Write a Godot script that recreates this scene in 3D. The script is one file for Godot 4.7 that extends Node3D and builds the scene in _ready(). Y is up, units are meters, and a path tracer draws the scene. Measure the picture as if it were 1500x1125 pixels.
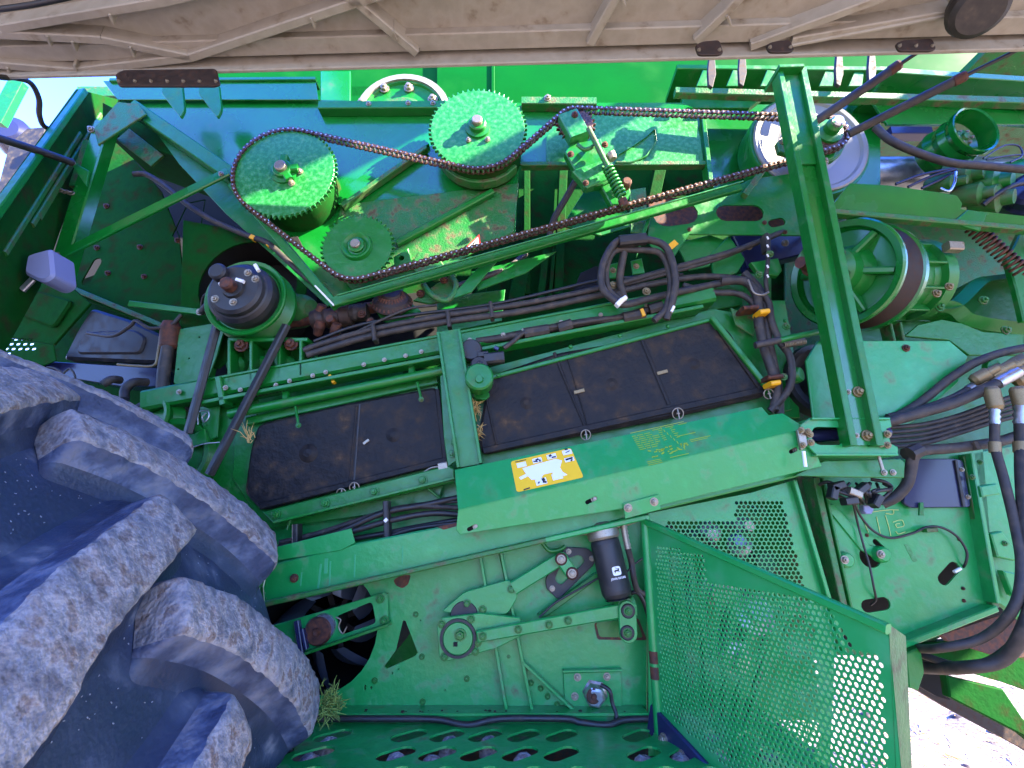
extends Node3D

const F := 722.0
const TH := 0.26529
const CAM := Vector3(0, 1.6, 1.5)
const X := Vector3(1, 0, 0)
const Y := Vector3(0, 1, 0)
const Z := Vector3(0, 0, 1)
var rng := RandomNumberGenerator.new()
var m := {}
var used := {}
var bolts := {}
var combine: Node3D

# ---------------------------------------------------------------- mesh builder
class MB:
	var v := PackedVector3Array()
	var n := PackedVector3Array()
	var uv := PackedVector2Array()
	func tri(a: Vector3, b: Vector3, c: Vector3):
		var nn := (b - a).cross(c - a)
		if nn.length_squared() < 1e-20: return
		nn = nn.normalized()
		v.append_array([a, c, b]); n.append_array([nn, nn, nn])
	func trin(a: Vector3, b: Vector3, c: Vector3, na: Vector3, nb: Vector3, nc: Vector3):
		if (b - a).cross(c - a).length_squared() < 1e-22: return
		v.append_array([a, c, b]); n.append_array([na, nc, nb])
	func quad(a, b, c, d): tri(a, b, c); tri(a, c, d)
	func quadn(a, b, c, d, na, nb, nc, nd): trin(a, b, c, na, nb, nc); trin(a, c, d, na, nc, nd)
	func quaduv(a, b, c, d):
		quad(a, b, c, d)
		uv.append_array([Vector2(0, 1), Vector2(1, 0), Vector2(1, 1), Vector2(0, 1), Vector2(0, 0), Vector2(1, 0)])
	# a box with bevelled long edges along p -> q ; w across, d deep behind the front
	func beam(p: Vector3, q: Vector3, w: float, d: float, out := Vector3(0, 0, 1), ch := 0.002):
		var t := (q - p).normalized()
		var s := out.cross(t).normalized()
		var o := t.cross(s).normalized()
		var h := w * 0.5
		var pr := [Vector2(-h + ch, 0), Vector2(h - ch, 0), Vector2(h, -ch), Vector2(h, -d + ch), Vector2(h - ch, -d), Vector2(-h + ch, -d), Vector2(-h, -d + ch), Vector2(-h, -ch)]
		sweep(pr, p, q, s, o)
	func sweep(pr: Array, p: Vector3, q: Vector3, s: Vector3, o: Vector3):
		var k := pr.size()
		var A := []; var B := []
		for e in pr:
			A.append(p + s * e.x + o * e.y); B.append(q + s * e.x + o * e.y)
		var ar := 0.0
		for i in k: ar += pr[i].x * pr[(i + 1) % k].y - pr[(i + 1) % k].x * pr[i].y
		var flip: bool = (ar > 0) != (s.cross(o).dot(q - p) > 0)
		for i in k:
			var j := (i + 1) % k
			if flip: quad(A[j], A[i], B[i], B[j])
			else: quad(A[i], A[j], B[j], B[i])
		var pv := PackedVector2Array(pr)
		var tr := Geometry2D.triangulate_polygon(pv)
		for i in range(0, tr.size(), 3):
			var a = tr[i]; var b = tr[i + 1]; var c = tr[i + 2]
			var nn: Vector3 = (A[b] - A[a]).cross(A[c] - A[a])
			if nn.dot(q - p) > 0:
				tri(A[a], A[c], A[b]); tri(B[a], B[b], B[c])
			else:
				tri(A[a], A[b], A[c]); tri(B[a], B[c], B[b])
	func box(xf: Transform3D, sz: Vector3, ch := 0.002):
		beam(xf * Vector3(-sz.x / 2, 0, sz.z / 2), xf * Vector3(sz.x / 2, 0, sz.z / 2), sz.y, sz.z, xf.basis.z, ch)
	func lathe(c: Vector3, axis: Vector3, prof: Array, seg := 32):
		var a := axis.normalized()
		var s := a.cross(Vector3(0.13, 0.97, 0.2)).normalized()
		var u := a.cross(s).normalized()
		for k in prof.size() - 1:
			var p: Vector2 = prof[k]; var q: Vector2 = prof[k + 1]
			var dr := q.x - p.x; var dh := q.y - p.y
			var l := sqrt(dr * dr + dh * dh)
			if l < 1e-7: continue
			var nr := dh / l; var nh := -dr / l
			for i in seg:
				var t0 := TAU * i / seg; var t1 := TAU * (i + 1) / seg
				var e0 := s * cos(t0) + u * sin(t0); var e1 := s * cos(t1) + u * sin(t1)
				var n0 := e0 * nr + a * nh; var n1 := e1 * nr + a * nh
				quadn(c + e0 * p.x + a * p.y, c + e1 * p.x + a * p.y, c + e1 * q.x + a * q.y, c + e0 * q.x + a * q.y, n0, n1, n1, n0)
	func tube(pts: Array, r, seg := 8, corr := 0.0):
		var k := pts.size()
		var t: Vector3 = (pts[1] - pts[0]).normalized()
		var s := t.cross(Vector3(0.1, 0.3, 0.95)).normalized()
		var prevp := []; var prevn := []
		for i in k:
			var tt: Vector3
			if i == 0: tt = pts[1] - pts[0]
			elif i == k - 1: tt = pts[k - 1] - pts[k - 2]
			else: tt = pts[i + 1] - pts[i - 1]
			tt = tt.normalized()
			s = (s - tt * s.dot(tt)).normalized()
			var u := tt.cross(s)
			var rr: float = r[i] if r is Array else r
			if corr > 0.0 and i % 2 == 1: rr -= corr
			var ring := []; var rn := []
			for j in seg:
				var e := s * cos(TAU * j / seg) + u * sin(TAU * j / seg)
				ring.append(pts[i] + e * rr); rn.append(e)
			if i > 0:
				for j in seg:
					var j2 := (j + 1) % seg
					quadn(prevp[j], prevp[j2], ring[j2], ring[j], prevn[j], prevn[j2], rn[j2], rn[j])
			if i == 0 or i == k - 1:
				for j in seg:
					var j2 := (j + 1) % seg
					if i == 0: tri(pts[i], ring[j2], ring[j])
					else: tri(pts[i], ring[j], ring[j2])
			prevp = ring; prevn = rn
	func slab(poly: PackedVector2Array, holes: Array, xf: Transform3D, th: float, ch := 0.0):
		poly = ccw(poly)
		var ins := poly
		if ch > 0: ins = inset(poly, ch)
		var hs := []
		for h in holes: hs.append(ccw(h))
		for pc in pieces(ins, hs):
			var tr := Geometry2D.triangulate_polygon(pc)
			for i in range(0, tr.size(), 3):
				var a: Vector2 = pc[tr[i]]; var b: Vector2 = pc[tr[i + 1]]; var c: Vector2 = pc[tr[i + 2]]
				if (b - a).cross(c - a) < 0:
					var w := b; b = c; c = w
				tri(xf * Vector3(a.x, a.y, 0), xf * Vector3(b.x, b.y, 0), xf * Vector3(c.x, c.y, 0))
		for pc in pieces(poly, hs):
			var tr := Geometry2D.triangulate_polygon(pc)
			for i in range(0, tr.size(), 3):
				var a: Vector2 = pc[tr[i]]; var b: Vector2 = pc[tr[i + 1]]; var c: Vector2 = pc[tr[i + 2]]
				if (b - a).cross(c - a) > 0:
					var w := b; b = c; c = w
				tri(xf * Vector3(a.x, a.y, -th), xf * Vector3(b.x, b.y, -th), xf * Vector3(c.x, c.y, -th))
		var k := poly.size()
		for i in k:
			var j := (i + 1) % k
			var a := xf * Vector3(poly[i].x, poly[i].y, -ch); var b := xf * Vector3(poly[j].x, poly[j].y, -ch)
			quad(xf * Vector3(poly[i].x, poly[i].y, -th), xf * Vector3(poly[j].x, poly[j].y, -th), b, a)
			if ch > 0: quad(a, b, xf * Vector3(ins[j].x, ins[j].y, 0), xf * Vector3(ins[i].x, ins[i].y, 0))
		for h in hs:
			var q: int = h.size()
			for i in q:
				var j: int = (i + 1) % q
				quad(xf * Vector3(h[j].x, h[j].y, -th), xf * Vector3(h[i].x, h[i].y, -th), xf * Vector3(h[i].x, h[i].y, 0), xf * Vector3(h[j].x, h[j].y, 0))
	static func ccw(p: PackedVector2Array) -> PackedVector2Array:
		var a := 0.0
		for i in p.size(): a += p[i].cross(p[(i + 1) % p.size()])
		var q := p.duplicate()
		if a < 0: q.reverse()
		return q
	static func inset(p: PackedVector2Array, c: float) -> PackedVector2Array:
		var o := PackedVector2Array()
		var k := p.size()
		for i in k:
			var e0 := (p[i] - p[(i + k - 1) % k]).normalized(); var e1 := (p[(i + 1) % k] - p[i]).normalized()
			var n0 := Vector2(-e0.y, e0.x); var n1 := Vector2(-e1.y, e1.x)
			var d := maxf(0.25, 1.0 + n0.dot(n1))
			o.append(p[i] + (n0 + n1) * c / d)
		return o
	static func pieces(p: PackedVector2Array, hs: Array) -> Array:
		if hs.is_empty(): return [p]
		var xs := []
		for h in hs:
			var c := Vector2.ZERO
			for q in h: c += q
			xs.append(c.x / h.size())
		xs.sort()
		xs.push_front(-100.0); xs.push_back(100.0)
		var out := []
		for i in xs.size() - 1:
			if xs[i + 1] - xs[i] < 1e-6: continue
			var strip := PackedVector2Array([Vector2(xs[i], -100), Vector2(xs[i + 1], -100), Vector2(xs[i + 1], 100), Vector2(xs[i], 100)])
			var cur: Array = Array(Geometry2D.intersect_polygons(p, strip), TYPE_NIL, "", null)
			for h in hs:
				var nx := []
				for c in cur: nx.append_array(Geometry2D.clip_polygons(c, h))
				cur = nx
			out.append_array(cur)
		return out
	func mesh() -> ArrayMesh:
		var a := []; a.resize(Mesh.ARRAY_MAX)
		a[Mesh.ARRAY_VERTEX] = v; a[Mesh.ARRAY_NORMAL] = n
		if uv.size() == v.size() and uv.size() > 0: a[Mesh.ARRAY_TEX_UV] = uv
		var me := ArrayMesh.new()
		me.add_surface_from_arrays(Mesh.PRIMITIVE_TRIANGLES, a)
		return me

# ---------------------------------------------------------------- placing helpers
func ray(px: float, py: float) -> Vector3:
	var x := (px - 750.0) / F; var y := -(py - 562.5) / F
	return Vector3(x, y * cos(TH) + sin(TH), -cos(TH) + y * sin(TH))
func P(px: float, py: float, z := 0.0) -> Vector3:
	var d := ray(px, py)
	return CAM + d * ((z - CAM.z) / d.z)
func M(px: float, py: float, z: float, w: float) -> float:
	return (P(px + w, py, z) - P(px, py, z)).length()
func frame(a: Vector3, b: Vector3, c: Vector3) -> Transform3D:
	var x := (b - a).normalized()
	var nn := (b - a).cross(c - a).normalized()
	if nn.dot(CAM - a) < 0: nn = -nn
	return Transform3D(Basis(x, nn.cross(x), nn), a)
func onf(fr: Transform3D, px: float, py: float, lift := 0.0) -> Vector3:
	var d := ray(px, py)
	var nn := fr.basis.z
	var o := fr.origin + nn * lift
	return CAM + d * ((o - CAM).dot(nn) / d.dot(nn))
func loc(fr: Transform3D, px: float, py: float) -> Vector2:
	var q := fr.affine_inverse() * onf(fr, px, py)
	return Vector2(q.x, q.y)
func zf(z: float) -> Transform3D: return Transform3D(Basis.IDENTITY, Vector3(0, 0, z))
func pts2(fr: Transform3D, a: Array) -> PackedVector2Array:
	var o := PackedVector2Array()
	for i in range(0, a.size(), 2): o.append(loc(fr, a[i], a[i + 1]))
	return o
func rounded(p: PackedVector2Array, r: float, k := 4) -> PackedVector2Array:
	var o := PackedVector2Array()
	var c := p.size()
	for i in c:
		var a := p[(i + c - 1) % c]; var b := p[i]; var d := p[(i + 1) % c]
		var rr := minf(r, minf(a.distance_to(b), b.distance_to(d)) * 0.45)
		var s := b + (a - b).normalized() * rr; var e := b + (d - b).normalized() * rr
		for j in k + 1:
			var t := float(j) / k
			o.append(s.lerp(b, t).lerp(b.lerp(e, t), t))
	return o
func disc2(c: Vector2, r: float, k := 28) -> PackedVector2Array:
	var o := PackedVector2Array()
	for i in k: o.append(c + Vector2(cos(TAU * i / k), sin(TAU * i / k)) * r)
	return o
func slot2(c: Vector2, l: float, w: float, deg: float, k := 6) -> PackedVector2Array:
	var o := PackedVector2Array()
	var d := Vector2.from_angle(deg_to_rad(deg))
	for s in [1, -1]:
		for i in k + 1:
			var t := -PI / 2 + PI * i / k
			o.append(c + d * s * (l - w) / 2 + (d * s).rotated(t) * w / 2)
	return o
func smooth(p: Array, k := 6, closed := false) -> Array:
	var o := []
	var c := p.size()
	for i in (c if closed else c - 1):
		var a: Vector3 = p[(i + c - 1) % c] if closed or i > 0 else p[0] * 2.0 - p[1]
		var b: Vector3 = p[i]; var d: Vector3 = p[(i + 1) % c]
		var e: Vector3 = p[(i + 2) % c] if closed or i < c - 2 else p[c - 1] * 2.0 - p[c - 2]
		for j in k:
			var t := float(j) / k
			o.append(0.5 * ((2.0 * b) + (d - a) * t + (2.0 * a - 5.0 * b + 4.0 * d - e) * t * t + (3.0 * b - a - 3.0 * d + e) * t * t * t))
	if not closed: o.append(p[c - 1])
	else: o.append(p[0])
	return o
func path3(a: Array) -> Array:
	var o := []
	for i in range(0, a.size(), 3): o.append(P(a[i], a[i + 1], a[i + 2]))
	return o
func nm(par: Node, called: String) -> String:
	var key := str(par.get_instance_id()) + called
	used[key] = used.get(key, -1) + 1
	return called if used[key] == 0 else "%s_%03d" % [called, used[key]]
func put(par: Node, called: String, mb: MB, mat: Material, label := "") -> MeshInstance3D:
	var o := MeshInstance3D.new()
	o.name = nm(par, called); o.mesh = mb.mesh(); o.material_override = mat
	par.add_child(o, true)
	if label: o.set_meta("label", label)
	return o
func pf(par: Node, called: String, mat: Material, a: Array, fr: Transform3D, th := 0.004, op := {}) -> MeshInstance3D:
	var mb := MB.new()
	mb.slab(shape(a, fr, op), cuts(fr, op), fr, th, op.get("c", 0.0015))
	return put(par, called, mb, mat, op.get("label", ""))
func shape(a: Array, fr: Transform3D, op: Dictionary) -> PackedVector2Array:
	var q := pts2(fr, a)
	if op.has("r"): q = rounded(q, op.r)
	return q
func cuts(fr: Transform3D, op: Dictionary) -> Array:
	var hs := []
	for h in op.get("holes", []): hs.append(rounded(pts2(fr, h), 0.012))
	for h in op.get("tri", []): hs.append(pts2(fr, h))
	for h in op.get("circles", []):
		var c := loc(fr, h[0], h[1])
		hs.append(disc2(c, c.distance_to(loc(fr, h[0] + h[2], h[1]))))
	for h in op.get("slots", []):
		var c := loc(fr, h[0], h[1])
		var s := c.distance_to(loc(fr, h[0] + 1, h[1]))
		hs.append(slot2(c, h[2] * s, h[3] * s, h[4]))
	return hs
func pl(par: Node, called: String, mat: Material, a: Array, z: float, th := 0.004, op := {}) -> MeshInstance3D:
	return pf(par, called, mat, a, zf(z), th, op)
func bar(par: Node, called: String, mat: Material, a: Array, w: float, d := 0.03, ch := 0.0025, label := "") -> MeshInstance3D:
	var mb := MB.new()
	mbar(mb, a, w, d, ch)
	return put(par, called, mb, mat, label)
func mbar(mb: MB, a: Array, w: float, d := 0.03, ch := 0.0025):
	mb.beam(P(a[0], a[1], a[2]), P(a[3], a[4], a[5]), M(a[0], a[1], a[2], w), d, Z, ch)
func tube(par: Node, called: String, mat: Material, a: Array, w: float, op := {}) -> MeshInstance3D:
	var mb := MB.new()
	mtube(mb, a, w, op)
	return put(par, called, mb, mat, op.get("label", ""))
func mtube(mb: MB, a: Array, w: float, op := {}):
	var p := path3(a)
	var r: float = M(a[0], a[1], a[2], w * 0.5)
	if op.get("straight", false): mb.tube(p, r, op.get("seg", 12))
	elif op.has("corr"):
		var s := smooth(p, 24)
		mb.tube(resample(s, r * 0.55), r, 10, r * 0.22)
	else: mb.tube(smooth(p, op.get("k", 6)), r, op.get("seg", 10))
func resample(s: Array, step: float) -> Array:
	var o := [s[0]]
	var acc := 0.0
	for i in s.size() - 1:
		var a: Vector3 = s[i]; var b: Vector3 = s[i + 1]
		var l := a.distance_to(b)
		while acc + l >= step:
			a = a.lerp(b, (step - acc) / l); l = a.distance_to(b); acc = 0.0
			o.append(a)
			if l < 1e-6: break
		acc += l
	return o
func turn(par: Node, called: String, mat: Material, c: Vector3, axis: Vector3, prof: Array, seg := 32, label := "") -> MeshInstance3D:
	var mb := MB.new()
	var q := []
	for i in range(0, prof.size(), 2): q.append(Vector2(prof[i], prof[i + 1]))
	mb.lathe(c, axis, q, seg)
	return put(par, called, mb, mat, label)
func bolt_mesh(r: float) -> ArrayMesh:
	var key := int(round(r * 2000))
	if not bolts.has(key):
		var mb := MB.new()
		mb.lathe(Vector3.ZERO, Z, [Vector2(r * 1.35, -0.002), Vector2(r * 1.35, r * 0.22), Vector2(0, r * 0.22)], 14)
		var hx := disc2(Vector2.ZERO, r, 6)
		mb.slab(hx, [], zf(r * 1.0), r * 0.9, r * 0.14)
		mb.lathe(Vector3.ZERO, Z, [Vector2(r * 0.5, r * 0.8), Vector2(r * 0.45, r * 1.5), Vector2(0, r * 1.55)], 8)
		bolts[key] = mb.mesh()
	return bolts[key]
func bolt_at(par: Node, p: Vector3, axis: Vector3, r: float, mat: Material, called := "bolt"):
	var o := MeshInstance3D.new()
	o.name = nm(par, called); o.mesh = bolt_mesh(r); o.material_override = mat
	var z := axis.normalized()
	var x := (Y if absf(z.y) < 0.8 else X).cross(z).normalized()
	o.transform = Transform3D(Basis(x, z.cross(x), z).rotated(z, rng.randf() * 1.0), p)
	par.add_child(o, true)
func bolt(par: Node, px: float, py: float, z: float, w: float, mat: Material, called := "bolt"):
	bolt_at(par, P(px, py, z), Z, M(px, py, z, w * 0.5), mat, called)
func bolts_at(par: Node, a: Array, z: float, w: float, mat: Material, called := "bolt"):
	for i in range(0, a.size(), 2): bolt(par, a[i], a[i + 1], z, w, mat, called)
func coil(c: Vector3, d: Vector3, r: float, wire: float, n: int) -> MB:
	var mb := MB.new()
	var t := (d - c).normalized()
	var s := t.cross(Vector3(0.2, 0.4, 0.9)).normalized(); var u := t.cross(s)
	var p := []
	for i in n * 12 + 1:
		var f := float(i) / (n * 12)
		p.append(c.lerp(d, f) + (s * cos(TAU * i / 12) + u * sin(TAU * i / 12)) * r)
	mb.tube(p, wire, 6)
	return mb

# ---------------------------------------------------------------- materials
func ntex(freq: float, stops: Array, sd: int, size := 512, oct := 5, kind := FastNoiseLite.TYPE_SIMPLEX_SMOOTH) -> NoiseTexture2D:
	var n := FastNoiseLite.new()
	n.noise_type = kind; n.seed = sd; n.frequency = freq; n.fractal_octaves = oct; n.fractal_gain = 0.55
	var t := NoiseTexture2D.new()
	t.width = size; t.height = size; t.seamless = true; t.noise = n
	var g := Gradient.new()
	var off := PackedFloat32Array(); var col := PackedColorArray()
	for s in stops:
		off.append(s[0]); col.append(s[1])
	g.offsets = off; g.colors = col
	t.color_ramp = g
	return t
func g1(v: float) -> Color: return Color(v, v, v)
func tmat(called: String, alb: Array, rough: Array, metal := 0.0, freq := 0.02, scale := 1.2, sd := 1, bump := 0.0, bfreq := 0.06, size := 512) -> StandardMaterial3D:
	var s := StandardMaterial3D.new()
	s.albedo_texture = ntex(freq, alb, sd, size)
	s.roughness_texture = ntex(freq, [[0.0, g1(rough[0])], [0.55, g1((rough[0] * 2 + rough[1]) / 3)], [0.85, g1(rough[1])]], sd, size)
	s.roughness = 1.0; s.metallic = metal
	s.uv1_triplanar = true; s.uv1_world_triplanar = true; s.uv1_scale = Vector3.ONE * scale
	if bump > 0.0:
		var nt := ntex(bfreq, [[0.0, g1(0)], [1.0, g1(1)]], sd + 7, size, 4)
		nt.color_ramp = null; nt.as_normal_map = true; nt.bump_strength = 6.0
		s.normal_enabled = true; s.normal_texture = nt; s.normal_scale = bump
	m[called] = s
	return s
func flat(called: String, c: Color, rough: float, metal := 0.0) -> StandardMaterial3D:
	var s := StandardMaterial3D.new()
	s.albedo_color = c; s.roughness = rough; s.metallic = metal
	m[called] = s
	return s
func materials():
	var G := Color(0.035, 0.40, 0.12); var G2 := Color(0.06, 0.44, 0.15); var DU := Color(0.30, 0.36, 0.20); var BR := Color(0.30, 0.22, 0.14)
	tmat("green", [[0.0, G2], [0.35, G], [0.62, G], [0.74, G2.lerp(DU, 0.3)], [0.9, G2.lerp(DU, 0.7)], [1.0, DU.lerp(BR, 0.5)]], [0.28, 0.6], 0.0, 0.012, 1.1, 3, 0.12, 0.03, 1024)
	tmat("shaded_green", [[0.0, Color(0.022, 0.225, 0.05)], [0.4, Color(0.033, 0.265, 0.068)], [0.62, Color(0.07, 0.245, 0.07)], [0.8, Color(0.14, 0.21, 0.08)], [1.0, Color(0.21, 0.15, 0.09)]], [0.75, 0.95], 0.0, 0.010, 1.0, 19, 0.15, 0.05, 1024)  # recess shade put into this darker green, with brown dirt on top
	m.shaded_green.metallic_specular = 0.2
	tmat("clean", [[0.0, Color(0.03, 0.33, 0.09)], [0.6, Color(0.025, 0.30, 0.08)], [1.0, Color(0.07, 0.34, 0.11)]], [0.3, 0.5], 0.0, 0.006, 0.6, 29)
	tmat("gloss", [[0.0, G2], [0.5, G], [0.8, G], [0.92, G2.lerp(DU, 0.3)], [1.0, DU]], [0.16, 0.4], 0.0, 0.008, 0.8, 17, 0.06, 0.02)
	m.gloss.clearcoat_enabled = true; m.gloss.clearcoat = 0.6; m.gloss.clearcoat_roughness = 0.12
	var W1 := Color(0.045, 0.52, 0.235); var W2 := Color(0.07, 0.56, 0.27); var WD := Color(0.26, 0.50, 0.28)
	tmat("skylit_green", [[0.0, W2], [0.35, W1], [0.6, W1], [0.68, W2.lerp(WD, 0.45)], [0.82, WD], [0.93, WD.lerp(DU, 0.6)], [1.0, Color(0.34, 0.32, 0.22)]], [0.3, 0.6], 0.0, 0.010, 1.0, 5, 0.12, 0.03, 1024)  # sky light on the lower panels put into a brighter, bluer green; dirt on top
	m.skylit_green.clearcoat_enabled = true; m.skylit_green.clearcoat = 0.25; m.skylit_green.clearcoat_roughness = 0.2
	tmat("guard", [[0.0, Color(0.11, 0.55, 0.29)], [0.5, Color(0.08, 0.52, 0.25)], [0.75, Color(0.18, 0.55, 0.32)], [1.0, Color(0.36, 0.52, 0.36)]], [0.3, 0.6], 0.0, 0.012, 1.2, 9)
	tmat("dusty", [[0.0, G], [0.35, G.lerp(DU, 0.25)], [0.55, G.lerp(DU, 0.5)], [0.7, DU], [0.82, DU.lerp(BR, 0.5)], [1.0, BR]], [0.4, 0.8], 0.0, 0.014, 1.3, 11, 0.25, 0.08, 1024)
	var PD := Color(0.62, 0.63, 0.57)
	tmat("speckle", [[0.0, G], [0.35, G.lerp(PD, 0.10)], [0.6, G2.lerp(PD, 0.2)], [1.0, G2.lerp(PD, 0.5)]], [0.3, 0.5], 0.0, 0.03, 1.6, 23, 0.12, 0.15, 1024)
	tmat("rust", [[0.0, Color(0.12, 0.07, 0.05)], [0.4, Color(0.26, 0.14, 0.09)], [0.7, Color(0.36, 0.2, 0.12)], [1.0, Color(0.45, 0.3, 0.2)]], [0.6, 0.9], 0.1, 0.03, 3.0, 31)
	tmat("chain", [[0.0, Color(0.19, 0.12, 0.09)], [0.45, Color(0.30, 0.205, 0.155)], [0.7, Color(0.42, 0.31, 0.25)], [1.0, Color(0.62, 0.56, 0.5)]], [0.3, 0.55], 0.5, 0.04, 5.0, 37)
	tmat("steel", [[0.0, g1(0.55)], [0.5, g1(0.68)], [0.8, g1(0.74)], [1.0, Color(0.5, 0.45, 0.38)]], [0.25, 0.5], 0.85, 0.02, 2.0, 41)
	tmat("zinc", [[0.0, Color(0.48, 0.45, 0.38)], [0.6, Color(0.60, 0.57, 0.51)], [1.0, Color(0.42, 0.34, 0.25)]], [0.35, 0.6], 0.7, 0.05, 8.0, 43)
	tmat("gold", [[0.0, Color(0.42, 0.37, 0.25)], [0.6, Color(0.52, 0.46, 0.33)], [1.0, Color(0.35, 0.28, 0.2)]], [0.4, 0.7], 0.5, 0.05, 8.0, 47)
	tmat("brown", [[0.0, Color(0.10, 0.07, 0.055)], [0.6, Color(0.18, 0.12, 0.09)], [1.0, Color(0.32, 0.22, 0.15)]], [0.5, 0.9], 0.1, 0.03, 3.0, 33)
	tmat("hose", [[0.0, Color(0.10, 0.09, 0.085)], [0.5, Color(0.17, 0.155, 0.14)], [0.75, Color(0.26, 0.23, 0.2)], [1.0, Color(0.36, 0.31, 0.26)]], [0.55, 0.85], 0.0, 0.02, 2.5, 53)
	tmat("black", [[0.0, g1(0.09)], [0.6, g1(0.12)], [0.85, Color(0.2, 0.18, 0.16)], [1.0, Color(0.3, 0.26, 0.22)]], [0.4, 0.7], 0.0, 0.02, 2.0, 59)
	tmat("mat", [[0.0, Color(0.075, 0.075, 0.08)], [0.45, Color(0.11, 0.105, 0.105)], [0.62, Color(0.15, 0.138, 0.13)], [0.8, Color(0.21, 0.18, 0.15)], [1.0, Color(0.34, 0.27, 0.2)]], [0.42, 0.8], 0.0, 0.010, 1.2, 61, 0.3, 0.04, 1024)
	m.mat.metallic_specular = 0.3
	tmat("fibre", [[0.0, Color(0.52, 0.50, 0.44)], [0.5, Color(0.58, 0.56, 0.50)], [0.75, Color(0.55, 0.525, 0.46)], [0.9, Color(0.46, 0.42, 0.35)], [1.0, Color(0.36, 0.30, 0.24)]], [0.55, 0.8], 0.0, 0.008, 1.0, 67, 0.1, 0.03, 1024)
	tmat("tyre", [[0.0, Color(0.115, 0.155, 0.225)], [0.5, Color(0.14, 0.18, 0.25)], [0.68, Color(0.175, 0.22, 0.295)], [0.82, Color(0.28, 0.32, 0.38)], [1.0, Color(0.54, 0.54, 0.55)]], [0.4, 0.8], 0.0, 0.010, 0.9, 71, 0.18, 0.1, 1024)  # blue of the sky light put into the rubber colour; palest stops are dust
	tmat("tyredust", [[0.0, Color(0.13, 0.175, 0.26)], [0.42, Color(0.17, 0.21, 0.30)], [0.58, Color(0.30, 0.34, 0.42)], [0.75, Color(0.42, 0.43, 0.47)], [1.0, Color(0.5, 0.48, 0.47)]], [0.6, 0.9], 0.0, 0.02, 1.2, 77, 0.4, 0.12, 512)
	tmat("mud", [[0.0, Color(0.22, 0.245, 0.29)], [0.3, Color(0.36, 0.37, 0.39)], [0.45, Color(0.48, 0.475, 0.475)], [0.58, Color(0.57, 0.555, 0.54)], [0.65, Color(0.48, 0.44, 0.41)], [0.76, Color(0.36, 0.30, 0.26)], [0.88, Color(0.50, 0.47, 0.44)], [1.0, Color(0.68, 0.65, 0.62)]], [0.8, 0.95], 0.0, 0.018, 1.1, 73, 0.8, 0.1, 1024)
	tmat("earth", [[0.0, Color(0.24, 0.18, 0.14)], [0.4, Color(0.42, 0.36, 0.31)], [0.6, Color(0.56, 0.51, 0.46)], [1.0, Color(0.64, 0.59, 0.53)]], [0.9, 1.0], 0.0, 0.03, 0.6, 79, 0.6, 0.08, 1024)
	flat("cavity_shade", Color(0.05, 0.05, 0.045), 0.9)  # near black that stands for the shade inside openings
	flat("lilac", Color(0.46, 0.48, 0.60), 0.5)
	flat("yellow", Color(0.88, 0.70, 0.08), 0.5)
	flat("tape", Color(0.85, 0.62, 0.05), 0.5)
	flat("white", Color(0.85, 0.85, 0.83), 0.5)
	flat("straw", Color(0.72, 0.6, 0.36), 0.9)
	flat("grass", Color(0.42, 0.52, 0.22), 0.9)
	flat("pale", Color(0.50, 0.49, 0.45), 0.4, 0.15)
	flat("mudlight", Color(0.50, 0.52, 0.55), 0.9)
	flat("blade", Color(0.30, 0.32, 0.37), 0.4, 0.3)
	flat("chalky", Color(0.19, 0.56, 0.35), 0.8)
	m.clean.metallic_specular = 0.15
	flat("red", Color(0.6, 0.1, 0.08), 0.5)
	flat("chalk", Color(0.72, 0.78, 0.45), 0.9)
	flat("print", Color(0.52, 0.62, 0.12), 0.6)
	flat("orange", Color(0.8, 0.35, 0.05), 0.5)
	flat("glassy", Color(0.13, 0.14, 0.26), 0.25)
	flat("shine", Color(0.75, 0.77, 0.8), 0.22, 0.9)

# ---------------------------------------------------------------- the scene
func _ready():
	rng.seed = 7
	var cam := Camera3D.new(); cam.name = "camera"
	cam.position = CAM; cam.rotation = Vector3(TH, 0, 0); cam.fov = rad_to_deg(2.0 * atan(562.5 / F)); cam.near = 0.03; cam.far = 400.0
	add_child(cam); cam.current = true
	var we := WorldEnvironment.new(); we.name = "world_environment"
	var en := Environment.new()
	var sk := ProceduralSkyMaterial.new()
	sk.sky_top_color = Color(0.12, 0.35, 0.92); sk.sky_horizon_color = Color(0.62, 0.77, 0.95); sk.sky_curve = 0.32
	sk.ground_bottom_color = Color(0.35, 0.3, 0.22); sk.ground_horizon_color = Color(0.6, 0.6, 0.55)
	sk.sky_energy_multiplier = 0.95
	var sky := Sky.new(); sky.sky_material = sk
	en.background_mode = Environment.BG_SKY; en.sky = sky
	en.tonemap_mode = Environment.TONE_MAPPER_LINEAR; en.tonemap_exposure = 9.4
	en.sdfgi_enabled = true; en.ssao_enabled = true; en.ssil_enabled = true
	we.environment = en; add_child(we)
	var sun := DirectionalLight3D.new(); sun.name = "sun"
	sun.light_energy = 1.6; sun.light_color = Color(1.0, 0.95, 0.86); sun.light_angular_distance = 0.5; sun.shadow_enabled = true
	add_child(sun)
	sun.look_at_from_position(Vector3.ZERO, Vector3(-0.80, -0.52, -0.34), Y)
	materials()
	setting()
	combine = Node3D.new(); combine.name = "combine_harvester"
	combine.set_meta("label", "green combine harvester with its side door raised over sprockets, chain, hoses and big tyre")
	combine.set_meta("category", "combine harvester")
	add_child(combine)
	body()
	left_bay()
	side_door()
	drive()
	middle()
	lower()
	right_side()
	wheel()
	litter()

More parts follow.
